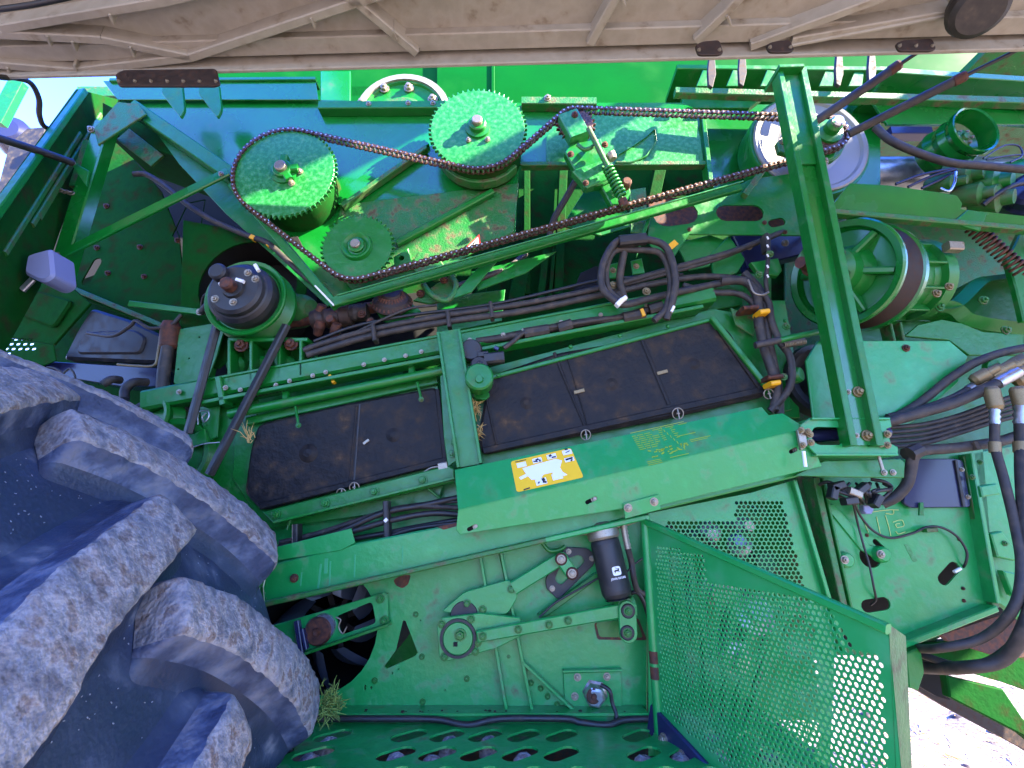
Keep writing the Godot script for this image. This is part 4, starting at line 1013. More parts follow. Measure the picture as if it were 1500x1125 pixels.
# ---------------------------------------------------------------- lower side
func perforated(par: Node, called: String, mat: Material, fr: Transform3D, outline: PackedVector2Array, perf: PackedVector2Array, pitch: float, rad: float, th: float, seg := 10, label := "") -> MeshInstance3D:
	var mb := MB.new()
	outline = MB.ccw(outline)
	var lo := outline[0]; var hi := outline[0]
	for q in outline:
		lo = lo.min(q); hi = hi.max(q)
	var ph := pitch * 0.866
	var rows := int((hi.y - lo.y) / ph) + 1
	for r in rows:
		var y0 := lo.y + r * ph
		var x0 := lo.x - (pitch * 0.5 if r % 2 else 0.0)
		var cols := int((hi.x - x0) / pitch) + 1
		var solid0 := x0
		for k in cols + 1:
			var a := Vector2(x0 + k * pitch, y0)
			var ok := k < cols
			for q in [a, a + Vector2(pitch, 0), a + Vector2(pitch, ph), a + Vector2(0, ph)]:
				if not Geometry2D.is_point_in_polygon(q, perf): ok = false
			if ok or k == cols:
				if a.x - solid0 > 1e-6:
					var rect := PackedVector2Array([Vector2(solid0, y0), Vector2(a.x, y0), Vector2(a.x, y0 + ph), Vector2(solid0, y0 + ph)])
					for pc in Geometry2D.intersect_polygons(outline, rect):
						var tr := Geometry2D.triangulate_polygon(pc)
						for i in range(0, tr.size(), 3):
							var p: Vector2 = pc[tr[i]]; var q2: Vector2 = pc[tr[i + 1]]; var s: Vector2 = pc[tr[i + 2]]
							if (q2 - p).cross(s - p) < 0:
								var w := q2; q2 = s; s = w
							mb.tri(fr * Vector3(p.x, p.y, 0), fr * Vector3(q2.x, q2.y, 0), fr * Vector3(s.x, s.y, 0))
							mb.tri(fr * Vector3(p.x, p.y, -th), fr * Vector3(s.x, s.y, -th), fr * Vector3(q2.x, q2.y, -th))
				solid0 = a.x + pitch
			if ok:
				var c := a + Vector2(pitch, ph) * 0.5
				for i in seg:
					var t0 := TAU * i / seg; var t1 := TAU * (i + 1) / seg
					var e0 := Vector2(cos(t0), sin(t0)); var e1 := Vector2(cos(t1), sin(t1))
					var k0 := e0 * minf(pitch * 0.5 / maxf(absf(e0.x), 1e-5), ph * 0.5 / maxf(absf(e0.y), 1e-5))
					var k1 := e1 * minf(pitch * 0.5 / maxf(absf(e1.x), 1e-5), ph * 0.5 / maxf(absf(e1.y), 1e-5))
					var A := c + e0 * rad; var B := c + e1 * rad; var C := c + k1; var Dd := c + k0
					var av := fr * Vector3(A.x, A.y, 0); var bv := fr * Vector3(B.x, B.y, 0)
					mb.quad(av, fr * Vector3(Dd.x, Dd.y, 0), fr * Vector3(C.x, C.y, 0), bv)
					var ab := fr * Vector3(A.x, A.y, -th); var bb := fr * Vector3(B.x, B.y, -th)
					mb.quad(ab, bb, fr * Vector3(C.x, C.y, -th), fr * Vector3(Dd.x, Dd.y, -th))
					mb.quad(bb, ab, av, bv)
					# the corner between two segments, where they turn round a cell corner
					if absf(absf(k0.x) - pitch * 0.5) < 1e-6 and absf(absf(k1.y) - ph * 0.5) < 1e-6 or absf(absf(k0.y) - ph * 0.5) < 1e-6 and absf(absf(k1.x) - pitch * 0.5) < 1e-6:
						var sx := signf(k0.x if absf(k0.x) > absf(k1.x) else k1.x); var sy := signf(k0.y if absf(k0.y) > absf(k1.y) else k1.y)
						var co := c + Vector2(sx * pitch * 0.5, sy * ph * 0.5)
						mb.tri(fr * Vector3(Dd.x, Dd.y, 0), fr * Vector3(co.x, co.y, 0), fr * Vector3(C.x, C.y, 0))
						mb.tri(fr * Vector3(Dd.x, Dd.y, -th), fr * Vector3(C.x, C.y, -th), fr * Vector3(co.x, co.y, -th))
	return put(par, called, mb, mat, label)

func lower():
	var c := combine
	# hoses in the channel behind the rail
	pl(c, "channel_back", m.skylit_green, [390, 770, 672, 700, 680, 790, 395, 850], -0.04, 0.006)
	for q in [[[410, 795, 0.04, 470, 780, 0.045, 550, 754, 0.05, 600, 742, 0.05, 680, 744, 0.05], 8, "hose"], [[405, 803, 0.05, 480, 786, 0.055, 560, 752, 0.055, 620, 740, 0.05, 680, 727, 0.04], 9, "black"], [[430, 800, 0.06, 500, 783, 0.06, 570, 763, 0.06, 630, 752, 0.05, 680, 754, 0.05], 9, "black"], [[480, 795, 0.03, 560, 782, 0.03, 610, 772, 0.03, 680, 760, 0.03], 8, "black"], [[540, 798, 0.05, 600, 776, 0.05, 680, 765, 0.05], 7, "black"], [[560, 748, 0.05, 610, 739, 0.05, 680, 734, 0.04], 5, "black"]]:
		tube(c, "hose", m[q[2]], q[0], q[1])
	for q in [[431, 768, 431, 796], [564, 734, 566, 790]]: bar(c, "hose_strap", m.black, [q[0], q[1], 0.085, q[2], q[3], 0.085], 8, 0.04, 0.003)
	bar(c, "strap_tag", m.white, [563, 764, 0.09, 567, 760, 0.09], 5, 0.004, 0.001)
	tube(c, "tie_rod", m.green, [622, 712, 0.04, 644, 730, 0.03], 4, {"straight": true})
	tube(c, "tie_rod", m.green, [428, 755, 0.06, 421, 776, 0.06], 3, {"straight": true})
	# long lower rail, broken corner plate, flange
	var lr := pl(c, "lower_rail", m.skylit_green, [392, 828, 520, 796, 668, 767, 800, 728, 1170, 650, 1204, 690, 945, 752, 800, 790, 560, 850, 386, 887, 384, 860], 0.11, 0.03, {"c": 0.004})
	bar(lr, "rail_flange", m.dusty, [384, 886, 0.135, 800, 791, 0.135], 8, 0.06, 0.003)
	bar(lr, "rail_flange", m.skylit_green, [800, 791, 0.135, 945, 758, 0.135], 8, 0.06, 0.003)
	pl(lr, "corner_plate", m.skylit_green, [398, 803, 514, 774, 520, 795, 500, 806, 400, 822], 0.115, 0.005, {"c": 0.001})
	bolts_at(lr, [431, 847], 0.112, 9, m.rust)
	pl(lr, "worn_edge", m.rust, [640, 772, 668, 766, 672, 770, 650, 776], 0.1108, 0.001, {"c": 0.0})
	# folded cover with decals
	var a := P(666, 690, 0.13); var b := P(1118, 598, 0.13); var d := P(672, 747, 0.20)
	var fu := frame(a, b, d)
	var cv := pf(c, "cover_panel", m.skylit_green, [666, 688, 1116, 596, 1126, 608, 1146, 605, 1177, 624, 1168, 631, 671, 747], fu, 0.004, {"c": 0.001, "label": "folded green cover carrying the yellow sticker and printed table"})
	var e := onf(fu, 671, 747); var f := onf(fu, 1168, 631)
	var fl := frame(e, f, P(690, 788, 0.19))
	var lf := pf(cv, "lower_face", m.skylit_green, [671, 747.5, 1168, 631.5, 1190, 648, 1204, 683, 960, 742, 945, 740, 674, 783, 668, 776], fl, 0.004, {"c": 0.001, "slots": [[692, 773, 17, 6, 12], [866, 733, 19, 6, 12], [1162, 660, 14, 6, 12]]})
	for q in [[698, 771], [871, 731], [1166, 659]]: bolt_at(lf, onf(fl, q[0], q[1], -0.012), Z, 0.0075, m.zinc)
	var rk := pf(lf, "slot_backing", m.cavity_shade, [682, 769, 703, 764, 703, 777, 682, 781], Transform3D(fl.basis, fl.origin - fl.basis.z * 0.018), 0.002)
	pf(lf, "slot_backing", m.cavity_shade, [850, 726, 882, 719, 882, 740, 850, 747], Transform3D(fl.basis, fl.origin - fl.basis.z * 0.018), 0.002)
	pf(lf, "slot_backing", m.cavity_shade, [1150, 654, 1174, 649, 1174, 668, 1150, 673], Transform3D(fl.basis, fl.origin - fl.basis.z * 0.018), 0.002)
	var jp := pf(lf, "joint_plate", m.skylit_green, [913, 738, 965, 724, 968, 746, 916, 760], Transform3D(fl.basis, fl.origin + fl.basis.z * 0.008), 0.005, {"c": 0.001})
	bolt_at(jp, onf(fl, 920, 744, 0.008), fl.basis.z, 0.008, m.zinc); bolt_at(jp, onf(fl, 958, 735, 0.008), fl.basis.z, 0.008, m.zinc)
	decals(cv, fu)
	tube(cv, "cover_pin", m.white, [1177, 661, 0.22, 1180, 684, 0.22], 5, {"straight": true})
	var ear := pl(cv, "cover_ear", m.zinc, [1168, 628, 1180, 632, 1184, 652, 1174, 660], 0.2, 0.01, {"r": 0.005})
	bolts_at(ear, [1174, 630, 1176, 652, 1184, 632], 0.21, 7, m.gold)
	bolts_at(cv, [1196, 681], 0.13, 8, m.zinc)
	# main lower side wall with the round fan opening
	var lw := pl(c, "lower_wall", m.skylit_green, [380, 860, 800, 760, 948, 740, 948, 1052, 430, 1052, 380, 980], 0.0, 0.006, {"circles": [[466, 922, 87]], "tri": [[590, 909, 594, 909, 612, 956, 608, 961, 566, 980, 563, 976, 580, 952]], "slots": [[535, 1007, 7, 3, 90], [544, 1007, 4, 3, 90], [575, 986, 2.5, 2.5, 0], [584, 980, 2.5, 2.5, 0], [616, 909, 2.5, 2.5, 0], [652, 1011, 3, 2, 90]]})
	bolts_at(lw, [609, 900, 618, 962, 549, 997, 684, 994, 619, 1028, 884, 1010, 778, 1000, 792, 1008, 802, 1020, 816, 1032, 745, 961, 770, 980], 0.0, 7, m.green, "rivet")
	pl(lw, "paint_chip", m.rust, [576, 850, 586, 843, 602, 842, 598, 856, 590, 862, 580, 858], 0.0012, 0.001, {"c": 0.0, "r": 0.006})
	bar(lw, "wall_rib", m.skylit_green, [702, 805, 0.03, 743, 1048, 0.03], 4, 0.03, 0.001)
	bar(lw, "wall_rib", m.skylit_green, [732, 800, 0.03, 781, 1048, 0.03], 4, 0.03, 0.001)
	bar(lw, "wall_rib", m.skylit_green, [765, 970, 0.03, 848, 1048, 0.03], 4, 0.03, 0.001)
	pl(lw, "rib_plate", m.skylit_green, [704, 815, 731, 808, 780, 1048, 744, 1048], 0.006, 0.004)
	bar(lw, "wall_ledge", m.skylit_green, [470, 1048, 0.06, 950, 1047, 0.06], 4, 0.06, 0.001)
	# fan: drum, blades, bearing bracket
	var fc := P(466, 922, 0.0) - Z * 0.09
	turn(c, "fan_drum", m.cavity_shade, P(466, 922, -0.006) - Z * 0.444, Z, [0.0, 0.0, 0.2, 0.0, 0.2, 0.44, 0.172, 0.444], 40)
	var fan := turn(c, "fan_rotor", m.black, fc, Z, [0.0, 0.04, 0.03, 0.04, 0.04, 0.02, 0.04, -0.15, 0.0, -0.15], 20)
	for i in 8:
		var t := TAU * i / 8 + 0.32
		var mb := MB.new()
		var e1 := Vector3(cos(t), sin(t), 0); var e2 := Vector3(-sin(t), cos(t), 0)
		var rows := []
		for k in 7:
			var fk := k / 6.0
			var r := 0.075 + 0.092 * fk
			var mid := fc + e1 * r * cos(0.5 * fk) + e2 * r * sin(0.5 * fk)
			var w := 0.030 + 0.018 * sin(fk * PI)
			rows.append([mid - e2 * w * 0.75 - Z * (w * 0.9), mid + e2 * w * 0.15 + Z * 0.006, mid + e2 * w + Z * (w * 0.5)])
		for k in 6:
			for q in 2:
				mb.quad(rows[k][q], rows[k + 1][q], rows[k + 1][q + 1], rows[k][q + 1])
				var o := Vector3(0, 0, -0.003)
				mb.quad(rows[k][q] + o, rows[k][q + 1] + o, rows[k + 1][q + 1] + o, rows[k + 1][q] + o)
		put(fan, "fan_blade", mb, m.blade)
		var sp := MB.new()
		sp.beam(fc + e1 * 0.03 - Z * 0.05, fc + e1 * 0.10 - Z * 0.04, 0.016, 0.006, Z, 0.001)
		put(fan, "fan_arm", sp, m.brown)
	var fb := pl(c, "fan_bearing_bracket", m.skylit_green, [396, 917, 480, 893, 562, 868, 568, 872, 569, 914, 562, 919, 446, 958, 405, 970], 0.02, 0.006, {"c": 0.0015, "holes": [[492, 903, 545, 881, 551, 913, 500, 930]]})
	bar(fb, "bracket_flange", m.green, [446, 958, 0.05, 568, 916, 0.05], 4, 0.04, 0.001)
	bolts_at(fb, [557, 877, 563, 909], 0.021, 10, m.green)
	turn(fb, "bearing_disc", m.rust, P(467, 924, 0.02), Z, [0.0, 0.02, 0.008, 0.022, 0.01, 0.012, 0.033, 0.012, 0.038, 0.004, 0.038, -0.02], 26)
	turn(fb, "bearing_cup", m.shine, P(474, 918, 0.02), Z, [0.02, 0.006, 0.032, 0.006, 0.035, 0.0], 24)
	var cl := MB.new()
	mbar(cl, [433, 910, 0.05, 440, 958, 0.05], 7, 0.02, 0.002); mbar(cl, [441, 922, 0.05, 447, 952, 0.05], 5, 0.02, 0.002)
	put(fb, "clamp", cl, m.glassy)
	tube(fb, "wire_hook", m.zinc, [492, 904, 0.03, 499, 908, 0.03, 496, 918, 0.03, 502, 928, 0.03, 508, 918, 0.03], 2)
	# levers
	var l1 := pl(c, "lever_plate", m.skylit_green, [646, 896, 680, 867, 745, 849, 757, 859, 758, 876, 743, 900, 690, 902], 0.04, 0.012, {"c": 0.002, "r": 0.01})
	bolts_at(l1, [684, 884, 749, 863, 707, 893], 0.041, 9, m.green)
	turn(l1, "bearing_ring", m.black, P(680, 902, 0.04), Z, [0.0, 0.003, 0.036, 0.003, 0.04, -0.004], 30)
	bar(l1, "lever_arm", m.skylit_green, [752, 862, 0.05, 826, 816, 0.05], 19, 0.015, 0.003)
	var gk := pl(c, "gasket_plate", m.black, [828, 801, 860, 803, 873, 813, 871, 826, 818, 879, 800, 862, 799, 848], 0.012, 0.006, {"c": 0.0015, "r": 0.008, "holes": [[824, 820, 850, 812, 858, 822, 822, 858, 812, 850]]})
	bolts_at(gk, [833, 808, 867, 818, 809, 862], 0.013, 6, m.zinc)
	var lk := MB.new()
	lk.slab(MB.ccw(slot2(loc(zf(0.07), 830, 829), 0.08, 0.034, -56)), [], zf(0.07), 0.02, 0.003)
	var lko := put(c, "lever_link", lk, m.skylit_green)
	for q in [[822, 819], [838, 840]]:
		turn(lko, "link_bush", m.rust, P(q[0], q[1], 0.07), Z, [0, 0.004, 0.014, 0.004, 0.017, 0.0], 20)
		bolt(lko, q[0], q[1], 0.073, 9, m.zinc)
	tube(c, "lever_fork", m.green, [792, 792, 0.05, 804, 806, 0.05, 818, 806, 0.05, 828, 800, 0.05], 6)
	bar(c, "guide_angle", m.green, [790, 905, 0.03, 880, 840, 0.03], 9, 0.02, 0.002)
	tube(c, "cable", m.black, [790, 904, 0.05, 815, 882, 0.05, 850, 862, 0.05, 878, 846, 0.05], 3)
	var l2 := pl(c, "lever_plate", m.skylit_green, [640, 917, 647, 905, 703, 898, 762, 905, 765, 931, 727, 950, 650, 970, 643, 962], 0.06, 0.012, {"c": 0.002})
	bolts_at(l2, [647, 914, 690, 907, 696, 954, 651, 962, 700, 941], 0.061, 9, m.green)
	turn(l2, "bearing_ring", m.hose, P(671, 935, 0.06), Z, [0.041, -0.004, 0.041, 0.006, 0.048, 0.006, 0.049, 0.0, 0.049, -0.004], 36)
	turn(l2, "bearing_face", m.skylit_green, P(671, 935, 0.06), Z, [0.0, 0.004, 0.038, 0.004, 0.041, -0.001], 36)
	bolt(l2, 674, 930, 0.066, 13, m.green)
	bar(l2, "square_hole", m.cavity_shade, [664, 944, 0.0665, 670, 944, 0.0665], 6, 0.002, 0.0002)
	var la := pl(l2, "lever_arm", m.skylit_green, [697, 925, 928, 881, 933, 886, 934, 902, 867, 913, 700, 942], 0.08, 0.016, {"c": 0.003})
	bolts_at(la, [707, 932, 759, 922, 804, 915, 832, 909], 0.081, 9, m.green)
	var lk2 := MB.new()
	lk2.slab(MB.ccw(slot2(loc(zf(0.09), 920, 911), 0.105, 0.046, 90)), [], zf(0.09), 0.012, 0.002)
	var lo := put(c, "lever_link", lk2, m.skylit_green)
	for q in [[920, 895], [919, 927]]:
		turn(lo, "link_bush", m.black, P(q[0], q[1], 0.09), Z, [0, 0.003, 0.016, 0.003, 0.019, 0.0], 20)
		bolt(lo, q[0], q[1], 0.092, 10, m.green)
	pl(lw, "worn_pad", m.rust, [870, 913, 935, 905, 948, 938, 875, 937], 0.0015, 0.0012, {"c": 0.0, "r": 0.008})
	pl(lw, "worn_pad", m.green, [873, 912, 932, 906, 942, 934, 878, 933], 0.003, 0.001, {"c": 0.0, "r": 0.008})
	# oil filter on its head
	var f0 := P(885, 790, 0.09); var f1 := P(905, 874, 0.10)
	var ax := f0 - f1
	var r0 := M(890, 830, 0.09, 21.5)
	var fo := turn(c, "oil_filter", m.black, f1, ax, [0.0, -0.004, r0 * 0.85, -0.002, r0 * 0.98, 0.008, r0, 0.016, r0, ax.length() - 0.012, r0 * 0.96, ax.length() - 0.004, r0 * 0.9, ax.length(), 0, ax.length()], 36)
	turn(fo, "filter_rim", m.black, f1, ax, [r0 * 0.9, -0.006, r0 * 0.7, -0.008, r0 * 0.6, -0.002], 30)
	var fh := turn(c, "filter_head", m.zinc, f0, ax, [0.0, 0.0, r0, 0.0, r0 * 1.1, 0.006, r0 * 1.1, 0.03, r0 * 0.7, 0.045, 0.0, 0.045], 28)
	tube(fh, "fitting", m.zinc, [884, 778, 0.08, 862, 780, 0.08, 840, 782, 0.07, 828, 780, 0.06], 7)
	tube(fh, "fitting", m.zinc, [890, 775, 0.08, 912, 768, 0.08, 940, 758, 0.07], 9)
	filter_mark(fo, f0, f1, r0)
	tube(c, "fitting", m.zinc, [913, 766, 0.09, 916, 785, 0.09, 920, 804, 0.09], 11, {"corr": 1})
	tube(c, "hose", m.hose, [920, 804, 0.09, 925, 824, 0.08, 928, 845, 0.08, 934, 865, 0.06, 948, 872, 0.04], 9)
	tube(c, "cable", m.black, [950, 812, 0.05, 930, 826, 0.07, 918, 838, 0.1], 2.5)
	tube(c, "cable", m.black, [920, 870, 0.05, 934, 868, 0.06, 944, 885, 0.05, 950, 905, 0.03], 6)
	turn(c, "filter_boss", m.green, P(913, 884, 0.05), Z, [0, 0.03, 0.02, 0.03, 0.03, 0.02, 0.032, 0.0], 20)
	# sensor plate
	var sn := pl(c, "sensor_plate", m.skylit_green, [825, 986, 910, 983, 912, 1045, 828, 1046], 0.008, 0.005, {"c": 0.0015})
	bar(sn, "plate_edge", m.skylit_green, [825, 984, 0.02, 911, 982, 0.02], 3, 0.016, 0.001)
	bolts_at(sn, [846, 992, 889, 991, 842, 1020], 0.009, 8, m.zinc)
	turn(sn, "sensor", m.steel, P(871, 1016, 0.008), Vector3(-0.1, -0.1, 1), [0.0, 0.03, 0.02, 0.03, 0.026, 0.026, 0.03, 0.006, 0.036, 0.0], 6)
	turn(sn, "sensor_core", m.rust, P(870, 1020, 0.035), Z, [0, 0.008, 0.006, 0.008, 0.008, 0.003, 0.016, 0.003, 0.02, 0.0], 18)
	tube(sn, "sensor_wire", m.black, [880, 1003, 0.04, 893, 1012, 0.05, 897, 1030, 0.05, 903, 1048, 0.06, 900, 1062, 0.07], 6)
	# cable along the base, dirt line
	tube(c, "cable", m.black, [440, 1053, 0.07, 560, 1053, 0.07, 640, 1054, 0.07, 684, 1062, 0.08, 733, 1053, 0.07, 827, 1053, 0.07, 850, 1058, 0.07, 890, 1062, 0.08, 920, 1054, 0.07, 1000, 1053, 0.06], 9)
	pl(c, "base_plate", m.skylit_green, [420, 1049, 960, 1049, 960, 1064, 420, 1064], 0.05, 0.01)
	var kd := MB.new()
	for i in 150:
		var px := rng.randf_range(520, 945)
		var r := rng.randf_range(0.002, 0.007)
		kd.lathe(P(px, 1044 + rng.randf_range(-2.5, 2.5), rng.randf_range(0.005, 0.05)), Vector3(rng.randf_range(-.4, .4), 1, rng.randf_range(-.4, .4)), [Vector2(0, r * 0.8), Vector2(r * 0.8, r * 0.4), Vector2(r * 1.2, -r * 0.5)], 5)
	var cd := put(c, "caked_dirt", kd, m.brown)
	cd.set_meta("kind", "stuff")
	for q in [[470, 826, 466, 862, 3], [484, 822, 482, 866, 2.2], [478, 818, 477, 840, 5], [442, 838, 440, 858, 2], [520, 812, 519, 846, 1.8], [590, 800, 589, 826, 1.6]]:
		bar(lr, "scratch_mark", m.chalky, [q[0], q[1], 0.1105, q[2], q[3], 0.1105], q[4], 0.0008, 0.0002)
	# step grating
	var py := P(700, 1060, 0.06).y
	var pfm := Transform3D(Basis(X, -Z, Y), Vector3(0, py, 0.06))
	var holes := []
	for r in 3:
		for i in 17:
			var x := -0.80 + i * 0.092 + (r % 2) * -0.01
			if i % 6 == 5 or x > 0.6: continue
			holes.append(slot2(Vector2(x, -0.07 - r * 0.095), 0.094, 0.046, 38))
	var gm := MB.new()
	gm.slab(PackedVector2Array([Vector2(-0.86, 0), Vector2(0.66, 0), Vector2(0.66, -0.34), Vector2(-0.86, -0.34)]), holes, pfm, 0.005, 0.0)
	var st := put(c, "step_grating", gm, m.skylit_green)
	for h in holes:
		if rng.randf() < 0.6:
			var cc := Vector2.ZERO
			for q in h: cc += q
			cc /= h.size()
			var mb := MB.new()
			var pr := [Vector2(0.0, 0.004), Vector2(0.014, 0.001), Vector2(0.024, -0.008), Vector2(0.03, -0.03)]
			mb.lathe(pfm * Vector3(cc.x + rng.randf_range(-0.015, 0.015), cc.y, -0.006), Vector3(rng.randf_range(-.3, .3), 1, rng.randf_range(-.3, .3)), pr, 7)
			put(st, "mud_clod", mb, m.mud)
	wall_box("step_tray", m.rust, Vector3(-0.86, py - 0.09, 0.0), Vector3(0.66, py - 0.075, 0.36))
	# hinged perforated shield with its pole
	var top := P(945, 762, 0.12); var bot := Vector3(top.x, py - 0.2, 0.12)
	var po := MB.new()
	po.tube([Vector3(top.x, top.y + 0.012, 0.12), bot], 0.0125, 18)
	var pole := put(c, "hinge_pole", po, m.skylit_green)
	for q in [[950, 962], [952, 985]]:
		var mb := MB.new()
		var y := P(q[0], q[1], 0.12).y
		mb.tube([Vector3(top.x, y + 0.014, 0.12), Vector3(top.x, y - 0.014, 0.12)], 0.0131, 18)
		put(pole, "paint_chip", mb, m.rust)
	# plane of the open shield : vertical, through the pole
	var far := P(1300, 915, 0.66)
	var dirv := Vector3(far.x - top.x, 0, far.z - top.z).normalized()
	var fr := frame(top, top + dirv, top - Y)
	var outl := pts2(fr, [948, 762, 1300, 914, 1322, 1160, 1325, 1420, 1180, 1300, 956, 1048])
	var perf := pts2(fr, [958, 798, 990, 800, 1034, 812, 1040, 848, 1080, 852, 1170, 868, 1215, 878, 1252, 945, 1296, 955, 1310, 1150, 1316, 1360, 1185, 1270, 1065, 1130, 968, 1042])
	var sh := perforated(c, "perforated_shield", m.guard, fr, outl, perf, 0.0114, 0.0040, 0.002, 10, "hinged perforated guard swung open towards the camera")
	var eg := MB.new()
	eg.beam(onf(fr, 946, 760, 0.004), onf(fr, 1302, 914, 0.004), 0.014, 0.016, Vector3(0, 1, 0), 0.003)
	put(sh, "top_edge", eg, m.skylit_green)
	var c0 := onf(fr, 1300, 914); var c1 := onf(fr, 1324, 1420)
	var inw := Vector3(0.75, -0.1, -0.66).normalized() * 0.085
	var fm := MB.new()
	fm.quad(c0, c1, c1 + inw, c0 + inw + Vector3(0, -0.02, 0))
	fm.quad(c1 + Z * 0.003, c0 + Z * 0.003, c0 + inw + Vector3(0, -0.02, 0.003), c1 + inw + Z * 0.003)
	put(sh, "end_flange", fm, m.dusty)
	var be := MB.new()
	be.beam(onf(fr, 950, 1052, 0.01), onf(fr, 1100, 1220, 0.01), 0.07, 0.012, fr.basis.z, 0.003)
	var bo := put(sh, "bottom_channel", be, m.glassy)
	for q in [[972, 1082], [998, 1107]]: bolt_at(bo, onf(fr, q[0], q[1], 0.012), fr.basis.z, 0.009, m.zinc)
	var kn := MB.new()
	kn.tube([onf(fr, 958, 1043, 0.004), onf(fr, 1100, 1190, 0.004)], 0.006, 8)
	put(sh, "bottom_edge", kn, m.green)
	# fixed perforated guard behind it
	var ff := zf(0.05)
	var fo2 := pts2(ff, [950, 752, 1100, 722, 1164, 703, 1172, 720, 1225, 905, 1215, 1140, 950, 1140])
	var fp := pts2(ff, [972, 762, 1072, 760, 1076, 728, 1150, 728, 1152, 745, 1182, 860, 1200, 940, 1205, 1110, 990, 1110])
	perforated(c, "fixed_guard", m.skylit_green, ff, fo2, fp, 0.0128, 0.0052, 0.002, 10, "fixed perforated guard on the machine behind the open one")
	bar(c, "guard_edge", m.skylit_green, [1165, 704, 0.07, 1240, 960, 0.07], 6, 0.05, 0.002)
	for q in [[1085, 748, 0.03], [1100, 757, 0.028], [1086, 768, 0.03], [1083, 800, 0.035], [1092, 785, 0.025], [1040, 780, 0.03], [1010, 800, 0.04], [1120, 830, 0.05], [1050, 860, 0.05], [1100, 900, 0.06], [1000, 900, 0.06], [1070, 960, 0.05]]:
		var pp := P(q[0], q[1], -0.06)
		turn(c, "valve_body", m.steel if rng.randf() < 0.5 else m.dusty, pp, Vector3(rng.randf_range(-.5, .5), rng.randf_range(-.3, .6), 1), [0.0, 0.05, q[2] * 0.5, 0.05, q[2] * 0.6, 0.03, q[2], 0.02, q[2], -0.06, 0, -0.06], 14)
	for i in 5: tube(c, "hose", m.hose, [980 + i * 30, 770 + i * 10, -0.05, 1010 + i * 25, 830, -0.08, 1000 + i * 30, 920, -0.06, 1020 + i * 20, 1050, -0.08], 11)

func strip(par: Node, called: String, mat: Material, fr: Transform3D, rects: Array, lift: float):
	# thin printed marks : centre u,v, length, height, turn, in metres on the frame
	var mb := MB.new()
	for r in rects:
		var d := Vector2.from_angle(r[4]); var e := d.orthogonal() * -1.0
		var q := []
		for s in [[-1, -1], [1, -1], [1, 1], [-1, 1]]:
			var p: Vector2 = Vector2(r[0], r[1]) + d * s[0] * r[2] * 0.5 + e * s[1] * r[3] * 0.5
			q.append(fr * Vector3(p.x, p.y, lift))
		if (q[1] - q[0]).cross(q[2] - q[0]).dot(fr.basis.z) > 0: mb.quad(q[0], q[1], q[2], q[3])
		else: mb.quad(q[0], q[3], q[2], q[1])
	return put(par, called, mb, mat)

